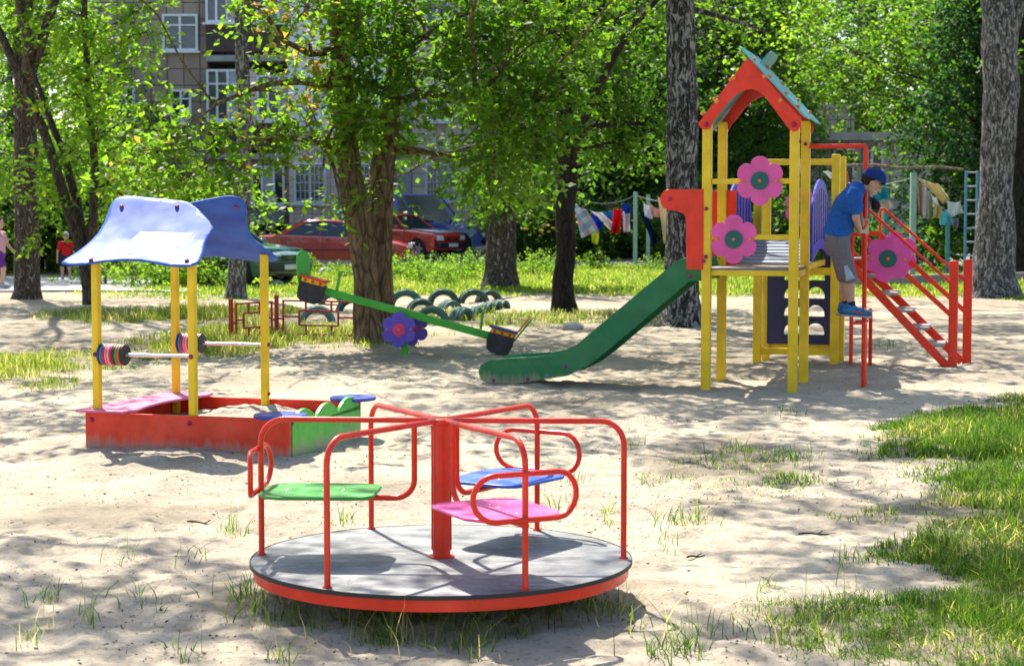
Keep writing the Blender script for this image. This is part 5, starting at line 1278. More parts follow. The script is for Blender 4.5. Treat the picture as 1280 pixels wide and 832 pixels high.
# --- the big double trunk (centre left) with its low yellow green crown
b4 = G(466, 428); Y4 = b4.y
stems = [stem(Y4, [(463, 436, 23), (462, 424, 19), (460, 400, 16.5), (456, 350, 15.5), (451, 300, 15), (446, 262, 16.5), (440, 235, 15), (434, 190, 14), (428, 130, 13), (424, 60, 12), (420, -20, 11), (414, -160, 8), (405, -320, 4)]),
         stem(Y4 + .35, [(480, 434, 19), (478, 420, 15.5), (478, 330, 14), (478, 262, 14.5), (477, 215, 15), (480, 170, 13), (492, 110, 11), (505, 30, 10), (520, -90, 7), (530, -250, 4)])]
brs = [stem(Y4, [(430, 105, 8, 0), (404, 112, 6, -.3), (385, 95, 4.5, -.6), (345, 98, 3.5, -.9), (300, 112, 3, -1.1), (268, 132, 2, -1.2)]),
       stem(Y4, [(424, 62, 7), (380, 90, 4, -.4), (352, 60, 3, -.9), (338, 20, 3, -1.1), (300, -30, 2, -1.2)]),
       stem(Y4, [(436, 200, 6), (410, 170, 4, -.3), (370, 165, 3, -.6), (320, 175, 2, -.9)]),
       stem(Y4 + .35, [(490, 130, 7), (530, 110, 5, -.3), (580, 120, 4, -.8), (640, 150, 3, -1.0), (690, 180, 2, -1.0)]),
       stem(Y4 + .35, [(480, 190, 6), (520, 180, 4), (570, 190, 3), (620, 215, 2)])]
cs = []
for a in ((170, 215, -1.3, 34, 26, 170), (205, 190, -1.1, 42, 28, 230), (225, 228, -1.2, 46, 20, 220), (255, 205, -1, 40, 26, 180), (296, 186, -.8, 38, 22, 150), (290, 230, -.9, 36, 14, 120), (345, 170, -.7, 28, 16, 90), (330, 212, -.8, 24, 9, 40),
          (235, 150, -1.2, 34, 14, 80), (318, 40, -1.2, 30, 22, 90), (350, 118, -.8, 26, 10, 45), (385, 50, -.6, 26, 34, 120), (395, 150, -.4, 34, 30, 210), (412, 95, .1, 30, 50, 260), (404, 212, -.5, 16, 22, 70), (428, 235, -.4, 18, 22, 90), (424, 262, -.4, 8, 12, 26),
          (310, 8, -1.2, 50, 16, 130), (385, 10, -.6, 55, 26, 280), (330, 150, -1, 14, 12, 26), (258, 168, -1.1, 26, 12, 60),
          (430, 70, -.7, 22, 50, 260), (440, 140, -.6, 20, 26, 130), (405, 105, -.6, 26, 12, 80), (330, 95, -.9, 34, 8, 60), (280, 118, -1.1, 22, 10, 50), (375, 160, -.5, 26, 12, 80), (470, 135, -.5, 30, 40, 330), (455, 20, -.6, 40, 30, 260),
          (460, 60, .3, 46, 60, 620), (505, 95, 0, 46, 60, 460), (468, 150, .6, 30, 40, 300), (490, 185, .5, 14, 46, 150), (478, 20, -.2, 60, 36, 480), (545, 45, -.3, 60, 50, 620), (585, 120, -.7, 58, 50, 560), 
          (640, 80, -.7, 56, 56, 640), (650, 150, -1, 52, 42, 460), (690, 120, -1, 34, 40, 330), (620, 200, -.4, 56, 34, 560), (612, 230, .4, 34, 22, 240), (670, 200, -.8, 40, 26, 300), (650, 240, .2, 30, 14, 110), (600, 15, -.3, 70, 34, 640), (690, 40, -.7, 44, 46, 420), (716, 92, -.9, 16, 30, 60)):
    px, py, dy, rx, ry, n_ = a; cs.append(cl(px, py, Y4 + dy, rx, ry, n_))
cs += up_clumps((b4.x - .3, b4.y - 2.0), 6.6, 5.2, 760, 11, 3)
make_tree('broadleaf_tree', 'old tree with a double gnarled trunk standing by the seesaw, crown tinged yellow', 'tree', b4, stems, cs, LEAF_Y, BARK_WARM, .118, 4, branches=brs, density=1.2, zmin=2.25, tint=lambda x, y, z: np.where(x < b4.x - .2, .13, -.06))

# --- trunk behind the sandbox roof (left centre)
Y3 = G(298, 372).y
make_tree('spotted_trunk_tree', 'slim pale spotted trunk rising behind the sandbox roof', 'tree', G(298, 372), [stem(Y3, [(296, 376, 16), (296, 362, 12), (300, 300, 10.5), (304, 230, 10), (308, 160, 9), (304, 90, 8), (300, 0, 7), (296, -120, 5), (292, -220, 3)])],
          [cl(300, -60, Y3, 90, 50, 700), cl(350, -110, Y3, 90, 60, 700), cl(240, -120, Y3, 90, 50, 500)], LEAF_M, BARK_GREY, .13, 8)
# --- dark trunk (centre)
Y6 = G(705, 388).y
make_tree('dark_trunk_tree', 'straight slim dark trunk with a side bough right of the tyres', 'tree', G(705, 388), [stem(Y6, [(706, 393, 19), (705, 380, 14), (706, 320, 12), (708, 260, 12), (710, 200, 12), (707, 140, 10), (704, 80, 9), (702, 0, 8), (700, -120, 6), (700, -220, 3)])],
          [cl(755, 190, Y6 + 1.4, 50, 30, 480), cl(800, 190, Y6 + 1.7, 40, 26, 380), cl(790, 150, Y6 + 1.2, 52, 34, 520), cl(745, 130, Y6 + .9, 50, 40, 600), cl(770, 90, Y6 + 1.2, 60, 44, 700), cl(720, 60, Y6, 60, 50, 700), cl(780, 30, Y6, 66, 46, 760), cl(680, 110, Y6 + 1, 50, 40, 420), cl(655, 200, Y6 + 1.0, 30, 26, 200), cl(700, -30, Y6, 90, 50, 800), cl(840, 120, Y6 + 1.4, 40, 60, 400)]
          + up_clumps((G(705, 388).x, Y6 - 1), 6.9, 4.6, 640, 8, 5), LEAF_D, BARK_DARK, .13, 9,
          branches=[stem(Y6, [(712, 185, 7, 0), (725, 165, 6, .3), (735, 152, 5, .5), (770, 150, 4, .8), (805, 155, 2, 1)]), stem(Y6, [(706, 210, 6), (722, 195, 5, .2), (726, 160, 4, .3)])], density=1.2, zmin=2.4, limb_r=.015)
# --- trunk at the tyres, flared base
Y5 = G(625, 361).y
make_tree('flared_trunk_tree', 'thick spotted brown trunk with a flared foot beyond the tyres', 'tree', G(625, 361), [stem(Y5, [(625, 366, 34), (625, 358, 25), (625, 345, 20), (626, 310, 19), (627, 260, 18), (627, 200, 17), (626, 120, 15), (625, 0, 12), (624, -120, 7)])],
          [cl(618, 236, Y5 + .5, 40, 24, 420), cl(660, 240, Y5, 42, 24, 400), cl(700, 210, Y5 + 1, 50, 40, 420), cl(630, 180, Y5, 76, 50, 800), cl(600, 110, Y5 + 1, 50, 40, 500), cl(680, 110, Y5 + 1, 80, 60, 800), cl(630, 30, Y5, 100, 60, 900), cl(484, 225, Y5 - 6, 12, 34, 80), cl(600, 262, Y5 - .5, 24, 8, 60)], LEAF_D, BARK_SPOT, .15, 10, density=1.2, zmin=2.3)
# --- black birch behind the slide
Y7 = G(854, 408).y
make_tree('birch_tree', 'black and white birch trunk directly behind the slide', 'birch', G(854, 408), [stem(Y7, [(852, 414, 40), (853, 404, 28), (853, 385, 23), (853, 330, 20.5), (853, 240, 19.5), (852, 120, 18.5), (850, 0, 17.5), (848, -150, 14), (846, -350, 6)])],
          up_clumps((G(854, 408).x + .6, Y7 - 1.0), 7.4, 4.8, 640, 8, 6) + [over(x, y, 9, r, n_) for x, y, r, n_ in ((700, 425, 1.6, 620), (770, 445, 1.4, 520), (620, 440, 1.5, 560), (600, 400, 1.6, 480), (900, 430, 1.6, 600), (1010, 455, 1.4, 520), (850, 480, 1.3, 430), (1080, 470, 1.2, 420))] + [cl(905, 30, Y7 + 2, 50, 40, 260), cl(800, 20, Y7 + 1, 40, 40, 240)], LEAF_M, BARK_BIRCH, .11, 11, zmin=5.2,
          branches=[stem(Y7, [(866, 12, 4), (905, 20, 3, .3), (960, 40, 1.5, .6)])])
# --- right birch
Y8 = G(1240, 372).y
make_tree('birch_tree', 'thick grey birch trunk at the right edge with a forked top', 'birch', G(1240, 372), [stem(Y8, [(1240, 378, 42), (1240, 368, 33), (1241, 350, 27), (1243, 300, 24), (1246, 240, 21), (1250, 170, 21), (1252, 110, 21), (1250, 60, 22), (1246, 20, 21), (1243, -60, 17), (1240, -200, 9)]),
          stem(Y8 + .1, [(1254, 110, 12), (1262, 60, 9), (1272, 10, 8), (1290, -60, 6)])],
          up_clumps((G(1240, 372).x - 1.5, Y8 - 2.0), 8.2, 5.0, 640, 8, 12) + [over(x, y, 9.5, r, n_) for x, y, r, n_ in ((1150, 400, 1.9, 700), (1240, 410, 1.8, 620), (1190, 435, 1.6, 560), (1100, 378, 1.8, 420), (1270, 450, 1.5, 480), (1010, 385, 1.7, 420))], LEAF_M, BARK_GREY, .12, 12, zmin=6.6)
Y9 = 44
make_tree('dark_trunk_tree', 'dark trunk mostly hidden behind the thick grey birch', 'tree', P(1280, 346, Y9), [stem(Y9, [(1280, 350, 20), (1278, 320, 15), (1276, 200, 14), (1274, 100, 12), (1276, -60, 9)])],
          [cl(1290, 40, Y9, 60, 60, 500), cl(1275, -60, Y9, 90, 60, 700), cl(1300, 140, Y9 + 1, 40, 60, 400)], LEAF_D, BARK_DARK, .16, 13)
# --- left dark trunk
Y1 = G(34, 374).y
make_tree('larch_tree', 'stout dark speckled trunk at the left edge beside the walker', 'tree', G(34, 374), [stem(Y1, [(34, 379, 22), (34, 366, 17), (34, 340, 15.5), (33, 250, 14.5), (32, 160, 13.5), (30, 60, 12), (28, -60, 10), (26, -200, 5)])],
          [cl(20, 70, Y1 - .8, 46, 44, 420), cl(0, 160, Y1, 26, 50, 200), cl(60, 20, Y1 - .5, 60, 44, 520), cl(10, -10, Y1, 60, 50, 500), cl(90, 60, Y1 + .4, 40, 30, 260), cl(70, 175, Y1 + .8, 26, 16, 90)] + up_clumps((G(34, 374).x + 1, Y1 - 3), 8.5, 5.5, 640, 7, 15) + [over(x, y, 9, r, n_) for x, y, r, n_ in ((60, 392, 1.8, 700), (150, 405, 1.8, 700), (250, 397, 1.8, 620), (350, 405, 1.7, 520), (20, 425, 1.6, 600), (190, 425, 1.4, 420), (110, 380, 1.7, 420), (420, 395, 1.6, 420))], LEAF_M, BARK_SPOT, .13, 14, density=1.2, zmin=3.9)
# --- many-stemmed young maple
Y2 = 33.0
b2_ = G(112, 381)
Y2 = b2_.y
make_tree('young_maple', 'many stemmed young tree with thin leaning trunks behind the left yellow post', 'tree', b2_,
          [stem(Y2, [(113, 386, 9), (112, 370, 7.5), (108, 330, 7.5), (96, 290, 7.5), (82, 245, 6.5), (62, 185, 6), (40, 130, 5.5), (18, 78, 5), (-10, 20, 4)]),
           stem(Y2, [(112, 380, 7), (111, 330, 7), (104, 285, 6, .2), (88, 220, 5, .3), (70, 160, 4, .4), (40, 100, 3, .4), (25, 0, 3, .4)]),
           stem(Y2, [(113, 380, 7), (112, 320, 6), (117, 270, 5.5), (120, 210, 5), (112, 150, 4.5), (106, 60, 4), (104, -40, 3)])],
          [cl(a, b, Y2 + c, d, e, f) for a, b, c, d, e, f in ((60, 255, -.2, 24, 34, 170), (90, 195, .3, 34, 34, 300), (130, 165, -.5, 32, 34, 300), (125, 110, -.4, 34, 34, 300), (90, 120, -.3, 36, 30, 260), (165, 215, .3, 30, 26, 170), (150, 60, -.5, 50, 34, 420), (100, 20, -.5, 56, 34, 460), (175, 12, -.8, 36, 20, 180), (140, 245, .2, 26, 20, 110), (190, 35, -1, 24, 18, 90), (190, 130, -.2, 22, 30, 130), (12, 215, .4, 20, 44, 150), (70, 300, -.3, 20, 14, 50))], LEAF_B, BARK, .135, 16, density=1.25, limb_r=.012)

# --- out-of-frame neighbours that shade the sand
make_tree('garden_tree', 'tall tree standing outside the picture on the left', 'tree', (-8.2, 15.5, 0), [[(Vector((-8.2, 15.5, -.1)), .3), (Vector((-8.1, 15.4, 3)), .22), (Vector((-7.6, 15.2, 7.5)), .10)]],
          [over(x, y, h, r, n_) for x, y, h, r, n_ in ((30, 700, 7.5, 1.0, 380), (150, 770, 7.5, 1.0, 430), (330, 800, 7.2, .9, 330), (40, 520, 7.8, 1.2, 330), (20, 820, 8, 1.2, 600), (200, 470, 8, 1.0, 150), (120, 540, 7.6, .7, 90), (480, 800, 7.6, .8, 220), (440, 720, 7.7, .5, 60))],
          LEAF_M, BARK, .115, 17, zmin=5.4)
make_tree('garden_tree', 'tall tree standing outside the picture on the right', 'tree', (8.6, 17.0, 0), [[(Vector((8.6, 17.0, -.1)), .3), (Vector((8.4, 16.8, 3)), .22), (Vector((7.2, 16.4, 8)), .10)]],
          [over(x, y, h, r, n_) for x, y, h, r, n_ in ((1180, 512, 8.5, 1.4, 900), (1050, 505, 8.6, 1.3, 480), (930, 520, 8.4, 1.2, 420), (1060, 570, 8, 1.0, 480), (1090, 640, 7.8, .9, 480), (1130, 712, 7.6, .85, 480), (1240, 725, 7.8, .8, 380), (880, 560, 8.2, .9, 220), (1240, 660, 7.8, .6, 90), (1010, 780, 7.5, .7, 170), (1150, 600, 8, .6, 60), (780, 500, 8.5, 1.3, 430), (640, 505, 8.6, 1.4, 440), (560, 480, 8.6, 1.2, 420), (930, 800, 7.5, .5, 90))],
          LEAF_M, BARK, .115, 18, zmin=5.4)

# --- background trees: three kinds, copied
def bg_tree(kind, leaf, seed, bark, H_, R_, n_, size):
    rng = random.Random(seed); cs_ = []
    for i in range(26):
        a = i * 2.4; f = (i + .5) / 26; z = H_ * (.18 + .78 * f); rr = R_ * math.sin(PI * (.16 + .8 * f)) ** .7 * rng.uniform(.45, 1.0); s_ = rng.uniform(.75, 1.25) * R_ * .34
        cs_.append((Vector((rr * math.cos(a), rr * math.sin(a), z)), (s_, s_, s_ * .72), int(n_ / 26 * rng.uniform(.7, 1.3))))
    return make_tree(kind, 'x', 'tree', (0, 0, 0), [[(Vector((0, 0, -.2)), .28), (Vector((.1, 0, H_ * .3)), .2), (Vector((-.1, .1, H_ * .9)), .05)]], cs_, leaf, bark, size, seed, group='trees in front of the apartment block', twig=.6)
PR = {'D': bg_tree('dense_tree', LEAF_D, 31, BARK_DARK, 11, 4.2, 17000, .19), 'B': bg_tree('bright_tree', LEAF_B, 32, BARK_GREY, 10, 3.4, 13000, .17), 'M': bg_tree('leafy_tree', LEAF_M, 33, BARK, 11, 3.9, 15000, .18)}
used = set()
bgs = [('M', 800, 66, 1.05, 'mid green tree left of the gable roof, behind the black birch trunk'), ('D', 900, 64, .92, 'dark tree directly behind the red gable roof'), ('M', 950, 65, .9, 'leafy tree just right of the gable roof'),
       ('B', 1070, 84, 1.5, 'bright tall tree whose top rises beyond the grey outbuilding'), ('D', 1262, 52, .95, 'dark tree behind the right hand birch'),
       ('D', 740, 65, 1.0, 'dark tree beyond the slim dark trunk'), ('M', 640, 76, 1.3, 'tall tree whose top shows over the cream block'), ('M', 200, 63, .42, 'small light green tree before the brown tiled wall'),
       ('D', 15, 56, .8, 'dark tree behind the young maple at the left'), ('B', -10, 47, .85, 'bright tree cut by the left edge of the picture'), ('D', 1090, 86, 1.6, 'tall dark tree far beyond the grey outbuilding'), ('M', 950, 92, 1.7, 'tallest tree, far behind the garage'), ('D', 1290, 70, 1.4, 'dark tree in the far right corner'), ('D', 60, 66, .8, 'dark tree in the gap left of the brown tiled wall'), ('M', 860, 74, 1.4, 'tall leafy tree beyond the end of the long block'), ('D', 1180, 74, 1.2, 'dense tree behind the grey outbuilding')]
for q, (k, px, Y, sc_, lab) in enumerate(bgs):
    o = PR[k] if k not in used else copy_tree(PR[k]); used.add(k); x = (px - 640) / F * Y; o.location = (x, Y, tz(x, Y)); o.scale = (sc_,) * 3; o.rotation_euler = (0, 0, q * 1.37); o['label'] = lab; o['category'] = 'tree'
# drooping conifer at the right
rng = np.random.default_rng(77); cs_ = []; cb = P(1222, 330, 50)
mbx = []
for i in range(34):
    f = i / 33; z = 1.6 + 9 * f; a = i * 2.4; rr = (2.5 - 1.9 * f) * .62; cs_.append((Vector((cb.x + rr * math.cos(a), cb.y + rr * math.sin(a), z - .25)), (1.0 - .5 * f, 1.0 - .5 * f, .38), 520))
make_tree('spruce_tree', 'dark drooping conifer between the washing and the right hand birch', 'conifer', (cb.x, cb.y, tz(cb.x, cb.y)), [[(Vector((cb.x, cb.y, 0)), .2), (Vector((cb.x, cb.y, 11)), .04)]], cs_, NEEDLE, BARK_DARK, .15, 41, twig=.5, flat=.9)

make_tree('bright_tree', 'yellow green tree with sunlit foliage hanging above the washing', 'tree', (P(1178, 330, 54).x, 54, tz(P(1178, 330, 54).x, 54)), [[(P(1178, 335, 54), .16), (P(1170, 200, 54), .11), (P(1160, 60, 54), .05)]],
          [cl(a, b, 54 + c, d, e, f) for a, b, c, d, e, f in ((1120, 85, 0, 34, 26, 380), (1160, 90, .4, 38, 36, 520), (1192, 150, -.3, 26, 34, 330), (1185, 200, 0, 24, 20, 170), (1090, 60, .3, 50, 34, 520), (1030, 80, .2, 40, 34, 380), (1010, 40, .6, 50, 36, 420), (1150, 30, .3, 54, 40, 600), (1200, 100, .3, 30, 50, 330), (1010, 110, .2, 30, 16, 120))], LEAF_B, BARK_GREY, .15, 43, density=1.2, zmin=4.5)

# --- shrubs and hedges
def shrub_proto(leaf, seed, size, n_, kind, sx=1.0, sz=1.0):
    rng = random.Random(seed); cs_ = []
    for i in range(9): a = i * 2.4; rr = .62 * math.sqrt(i / 9) * sx; cs_.append((Vector((rr * math.cos(a), rr * math.sin(a), (.42 + rng.uniform(-.1, .35)) * sz)), (.42, .42, .36 * sz), int(n_ / 9)))
    return make_tree(kind, 'x', 'shrub', (0, 0, 0), [[(Vector((0.05 * j, 0, -.1)), .03), (Vector((.14 * (j - 1), .06, .5 * sz)), .012)] for j in range(3)], cs_, leaf, BARK, size, seed, twig=.22, limb_r=.01)
SP = {'d': shrub_proto(LEAF_D, 51, .085, 2300, 'dark_shrub'), 'b': shrub_proto(LEAF_B, 52, .085, 1200, 'weedy_bush', 1.2, .75), 'm': shrub_proto(LEAF_M, 53, .08, 2000, 'leafy_shrub')}
NM = {'d': 'dark', 'b': 'bright', 'm': 'mid green'}
sh_used = set(); shr = []
def shrub(k, px, Y, sc_, lab, grp, sz=None):
    o = SP[k] if k not in sh_used else copy_tree(SP[k]); sh_used.add(k); x = (px - 640) / F * Y; o.location = (x, Y, tz(x, Y) - .05); o.scale = (sc_, sc_, sz or sc_); o.rotation_euler = (0, 0, (px * 1.7) % 6); tag(o, lab, 'shrub', grp); return o
hedge_l = [(-30, 52, 2.6), (15, 50, 2.8), (58, 51, 3.0), (100, 50.5, 2.9), (142, 51, 3.0), (185, 50.4, 2.7), (226, 51, 2.6), (262, 51.5, 2.0)]
marks = ['cut off by the left edge', 'right behind the stout speckled trunk', 'behind the child in red', 'behind the first yellow post', 'beneath the left end of the blue roof', 'under the middle of the blue roof', 'under the blue sticker corner of the roof', 'touching the small green car']
for (px, Y, s_), m_ in zip(hedge_l, marks): shrub('d' if m_[0] != 'u' else 'm', px, Y, s_, 'tall dark hedge bush ' + m_, 'hedge bushes at the left')
back_l = [(0, 57, 4.2), (70, 58, 4.4), (135, 57, 3.8), (190, 59, 3.2)]
for (px, Y, s_), m_ in zip(back_l, ('in the far left corner', 'between the maple stems', 'right of the maple stems', 'before the lowest brown tiles')): shrub('m', px, Y, s_, 'very tall leafy bush ' + m_, 'tall bushes behind the hedge')
weeds_l = [(130, 42, 1.0), (165, 40.5, .85), (205, 40, 1.0), (238, 41, 1.05), (262, 40, 1.1), (262, 43, 1.1), (355, 46, .6), (385, 49, .6)]
for (px, Y, s_), m_ in zip(weeds_l, ('right of the child in red', 'low, between the first two posts', 'below the blue sticker', 'left of the third yellow post', 'just left of the spotted trunk', 'touching the green car from the left', 'at the nose of the green car', 'below the tail of the red car')): shrub('b', px, Y, s_, 'sunlit low weedy bush ' + m_, 'sunlit weeds along the path')
weeds_c = [(432, 45, .55), (505, 44, .8), (530, 43, .7), (552, 46, .75), (575, 44, .8), (598, 48, .8), (668, 47, .8), (688, 51, .8), (745, 52, .7), (815, 51, .6), (560, 41, .6), (520, 48, .7)]
for (px, Y, s_), m_ in zip(weeds_c, ('left of the double trunk', 'just right of the double trunk', 'a little left of the lone faded tyre', 'at the lone faded tyre', 'right of the lone faded tyre', 'left of the flared trunk', 'right of the flared trunk', 'left of the slim dark trunk', 'under the washing line', 'right of the pale green pole', 'nearest the back row of tyres', 'below the number plate of the boxy car')): shrub('b', px, Y, s_, 'bright green weed clump ' + m_, 'bright weeds in the grass strip')
hedge_r = [(650, 60, 2.2), (676, 58, 2.0), (700, 59, 2.2), (728, 60, 1.9), (752, 59, 1.7), (780, 60, 1.9), (812, 59, 1.7), (850, 60, 2.2), (900, 58, 2.4), (950, 57, 2.2), (1000, 56, 2.0), (1045, 54, 1.5), (1085, 53, 1.5), (1120, 54, 1.4), (1168, 54, 1.2), (1235, 52, 2.6), (1275, 51, 2.6)]
mk = ['just right of the flared trunk', 'with the yellow flowers', 'behind the slim dark trunk', 'behind the checked sheet', 'behind the white towel', 'behind the red cloth', 'behind the jeans', 'behind the black birch', 'seen through the tower left side', 'seen between the front yellow posts', 'seen under the slotted panel', 'behind the climbing boy', 'behind the upper handrail', 'left of the thick pale green pole', 'low in front of the dark doorway', 'behind the right hand birch', 'in the right hand corner']
for (px, Y, s_), m_ in zip(hedge_r, mk): shrub('d', px, Y, s_, 'dark green bush ' + m_, 'bushes before the blocks')
# yellow flowers on tall stems
yf = empty('flower_bed', (P(672, 300, 57).x, 57, .1), 0, 'tall yellow flowers beside the teal pole', 'flowers'); mb = MB(); m2 = MB(); rr = random.Random(5)
for k in range(60):
    x = rr.uniform(-1.0, 1.3); y = rr.uniform(-.5, .4); z = rr.uniform(.9, 2.0); mb.ball((x, y, z), rr.uniform(.05, .09), 7, 5, (1, 1, .6)); m2.tube([(x + rr.uniform(-.1, .1), y, 0), (x, y, z)], .012, 3)
m2.build('stalk', LEAF_D, yf); mb.build('blossom', plain('yellow_petal', (.75, .48, .02), .6), yf, smooth=True)

# ================================================================== grass
GRASS_FAR = leaf_mat('grass_far', (.07, .15, .02), (.20, .27, .04), (2.0, 2.0, 1.1), (.40, .36, .18), .16)
def blades(name, xy, hgt, wid, mat, rng, lean=.35, label=None):
    n_ = len(xy); x, y = xy[:, 0], xy[:, 1]; z = terr(x, y); a = rng.uniform(0, 2 * PI, n_); h = hgt * rng.uniform(.35, 1.35, n_) * (1 if name == 'weeds' or (label and 'roundabout' in label) else .35 + .85 * np.clip(grass_mask(x, y) * fbm(x * 3, y * 3, 90, 3) * 2, 0, 1)); w_ = wid * rng.uniform(.7, 1.4, n_)
    ld_ = rng.uniform(0, lean, n_) * h * 1.6; la = rng.uniform(0, 2 * PI, n_); sx, sy = np.cos(a) * w_, np.sin(a) * w_; dx, dy = np.cos(la) * ld_, np.sin(la) * ld_
    lv = []
    for f, ww in ((0, 1), (.45, .85), (.8, .5), (1, .08)):
        b = f ** 2.0; zz = z - .01 + h * f * (1 - .25 * f * (ld_ / (h + 1e-6)))
        lv.append(np.stack([x + dx * b - sx * ww, y + dy * b - sy * ww, zz], 1)); lv.append(np.stack([x + dx * b + sx * ww, y + dy * b + sy * ww, zz], 1))
    V_ = np.stack(lv, 1).reshape(-1, 3); o = np.arange(n_)[:, None] * 8; Q_ = np.concatenate([o + [0, 1, 3, 2], o + [2, 3, 5, 4], o + [4, 5, 7, 6]], 1).reshape(-1, 4)
    r = np.clip(fbm(x * 2.5, y * 2.5, 61, 3) * .8 + rng.uniform(-.35, .45, n_), 0, 1); ob = np_mesh(name, V_, Q_, mat, None, {'rnd': ('FACE', np.repeat(r, 3))}); return tag(ob, label, None, None, 'stuff')
rng = np.random.default_rng(5)
def scatter(n_, x0, x1, y0, y1, thr=.0, tuft=1, spread=.04):
    k = n_ // tuft; x = rng.uniform(x0, x1, k); y = rng.uniform(y0, y1, k); m = grass_mask(x, y); clus = fbm(x * 3, y * 3, 90, 3); keep = rng.uniform(0, 1, k) < np.clip(m * (clus * 1.9 - .15), 0, 1); x, y = x[keep], y[keep]
    x = np.repeat(x, tuft) + rng.normal(size=len(x) * tuft) * spread; y = np.repeat(y, tuft) + rng.normal(size=len(y) * tuft) * spread; return np.stack([x, y], 1)
blades('grass', scatter(120000, .9, 3.2, 5.4, 8.4, tuft=9, spread=.024), .085, .0021, GRASS, rng, .85, 'green grass at the lower right corner')
blades('grass', scatter(330000, 1.6, 6.5, 8.2, 17.0, tuft=11, spread=.035), .095, .0034, GRASS, rng, .8, 'lawn corner at the right of the sand')
blades('grass', scatter(34000, -.2, 2.6, 9.8, 14, tuft=12, spread=.05), .06, .003, GRASS, rng, .6, 'sparse grass in the sand')
blades('dry_grass', scatter(70000, -8, -3.2, 15.5, 23, tuft=14, spread=.08), .13, .005, GRASS_DRY, rng, .5, 'dry grass tufts at the left')
blades('dry_grass', scatter(90000, -8.5, 2.5, 20.5, 34, tuft=12, spread=.08), .14, .007, GRASS_DRY, rng, .5, 'thin grass round the red fence and tyres')
blades('grass', scatter(260000, -10, 19, 33.5, 56, tuft=7, spread=.12), .10, .013, GRASS_FAR, rng, .5, 'sunlit grass strip before the cars')
# single weeds
pts = []
for (px, py, n_, s_) in ((60, 745, 26, .03), (110, 770, 10, .04), (40, 800, 22, .04), (285, 665, 22, .03), (300, 672, 12, .04), (430, 655, 24, .05), (445, 648, 10, .04), (240, 700, 14, .05), (310, 745, 60, .05), (350, 772, 60, .08), (420, 778, 60, .10), (490, 780, 60, .08), (560, 782, 60, .08), (640, 778, 60, .08), (700, 770, 60, .07), (745, 758, 50, .05), (480, 800, 50, .04), (590, 815, 30, .05), (790, 780, 24, .05), (850, 810, 60, .05), (830, 818, 30, .06), (900, 790, 30, .06), (1000, 790, 60, .08), (1050, 770, 60, .08), (200, 755, 26, .06), (170, 750, 16, .08), (760, 640, 24, .04), (765, 655, 16, .04), (845, 655, 40, .06), (870, 650, 24, .05), (920, 565, 50, .07), (985, 575, 60, .09), (900, 580, 60, .12), (1000, 570, 40, .08), (840, 680, 14, .05), (985, 520, 30, .07), (1105, 432, 60, .14), (700, 630, 30, .06), (790, 560, 20, .05), (350, 820, 24, .05), (230, 820, 14, .05), (150, 700, 10, .04), (720, 600, 20, .05), (960, 740, 16, .04), (1060, 700, 30, .06)):
    g_ = G(px, py); pts.append(np.stack([g_.x + rng.normal(size=n_) * s_, g_.y + rng.normal(size=n_) * s_ * 1.6], 1))
blades('weeds', np.concatenate(pts), .10, .0026, GRASS, rng, .75, 'scattered weeds growing out of the sand')
a_ = rng.uniform(math.pi * 1.0, math.pi * 2.0, 420); r_ = .80 + rng.normal(size=420) * .06
blades('dry_grass', np.stack([CX + r_ * np.cos(a_), CY + r_ * np.sin(a_)], 1)[fbm(a_ * 4, r_ * 3, 8, 3) > .46], .13, .0022, GRASS_DRY, rng, .9, 'dry grass round the foot of the roundabout')
pts = []
for (px, py, n_, s_) in ((490, 810, 12, .04), (600, 800, 8, .05), (850, 800, 14, .05), (1000, 800, 16, .08), (110, 775, 8, .03), (60, 790, 6, .04), (290, 668, 6, .03), (925, 580, 12, .08), (1050, 745, 12, .06), (720, 770, 10, .06), (870, 652, 8, .04), (430, 790, 8, .05)):
    g_ = G(px, py); pts.append(np.stack([g_.x + rng.normal(size=n_) * s_, g_.y + rng.normal(size=n_) * s_ * 1.6], 1))
blades('weeds', np.concatenate(pts), .19, .0020, GRASS_DRY, rng, .55, 'long thin stalks in the sand')

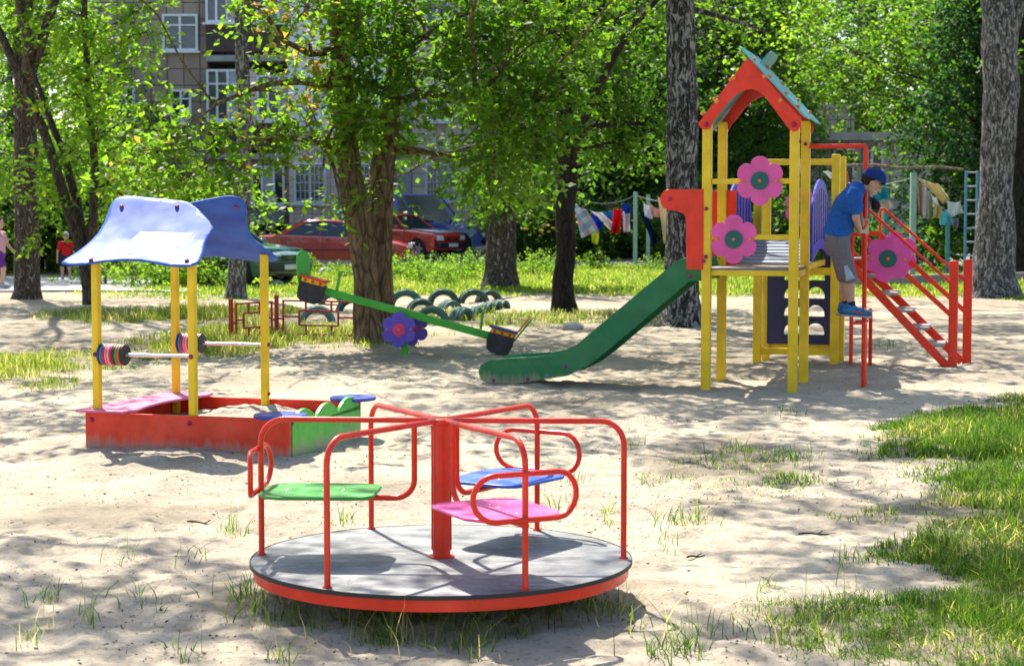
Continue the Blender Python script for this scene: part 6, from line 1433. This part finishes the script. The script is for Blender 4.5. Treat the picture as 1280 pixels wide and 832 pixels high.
# ================================================================== litter on the sand: crumbs, bits of leaf, pebbles
n_ = 42000; x = rng.uniform(-6, 6, n_); y = 5.6 + 17 * rng.uniform(0, 1, n_) ** 1.6; keep = fbm(x * 2.2, y * 2.2, 15, 4) > rng.uniform(.44, .66, n_); x, y = x[keep], y[keep]; n_ = len(x)
C = np.stack([x, y, terr(x, y) + .003], 1); V_ = leaf_quads(C, rng.normal(size=(n_, 3)), .017, rng, .35, .5)
ob = np_mesh('leaf_litter', V_, np.arange(len(V_)).reshape(-1, 4), leaf_mat('dead_leaf', (.05, .035, .02), (.17, .115, .06), (1, 1, 1), (.10, .09, .04), .1), None, {'rnd': ('FACE', rng.uniform(0, 1, n_))}); tag(ob, 'crumbs of dead leaf and bark on the sand', None, None, 'stuff')
mb = MB(); rr = random.Random(9)
for k in range(1100):
    x_ = rr.uniform(-4.5, 4.5); y_ = 5.7 + 13 * rr.random() ** 1.5; r_ = rr.uniform(.002, .008); mb.ball((x_, y_, tz(x_, y_) + r_ * .3), r_, 6, 4, (1.3, 1, .6))
tag(mb.build('pebbles', plain('pebble', (.26, .22, .18), .9, var=.4, scale=40)), 'small pebbles on the sand', None, None, 'stuff')
def twig_at(px, py, L, ang, lab):
    g_ = G(px, py); mb = MB(); p = [Vector((L * (t - .5) * math.cos(ang), L * (t - .5) * math.sin(ang), .006 + .004 * math.sin(t * 7))) for t in [i / 6 for i in range(7)]]
    mb.tube(p, [.005, .005, .0045, .004, .004, .003, .002], 6); mb.tube([p[3], p[3] + Vector((.03, .03, .012))], .0025, 5); o = mb.build('twig', BARK_DARK); o.location = (g_.x, g_.y, tz(g_.x, g_.y)); tag(o, lab, 'twig')
twig_at(1022, 665, .20, .05, 'dark fallen twig lying on the sand left of the lawn'); twig_at(255, 656, .22, -.5, 'fallen twig on the sand left of the green seat')
twig_at(870, 690, .10, .4, 'tiny stick right of the roundabout')
for (px, py, r_, lab) in ((716, 411, .13, 'grey stone at the foot of the slim dark trunk'), (618, 402, .06, 'pale stone between the tyres and the seesaw')):
    g_ = G(px, py); mb = MB(); mb.ball((0, 0, 0), r_, 12, 8, (1.2, .9, .6)); mb.v = [(a * (1 + .12 * math.sin(b * 60)), b, c * (1 + .15 * math.sin(a * 50))) for a, b, c in mb.v]; o = mb.build('stone', CONC); o.location = (g_.x, g_.y, tz(g_.x, g_.y) + r_ * .2); tag(o, lab, 'stone')
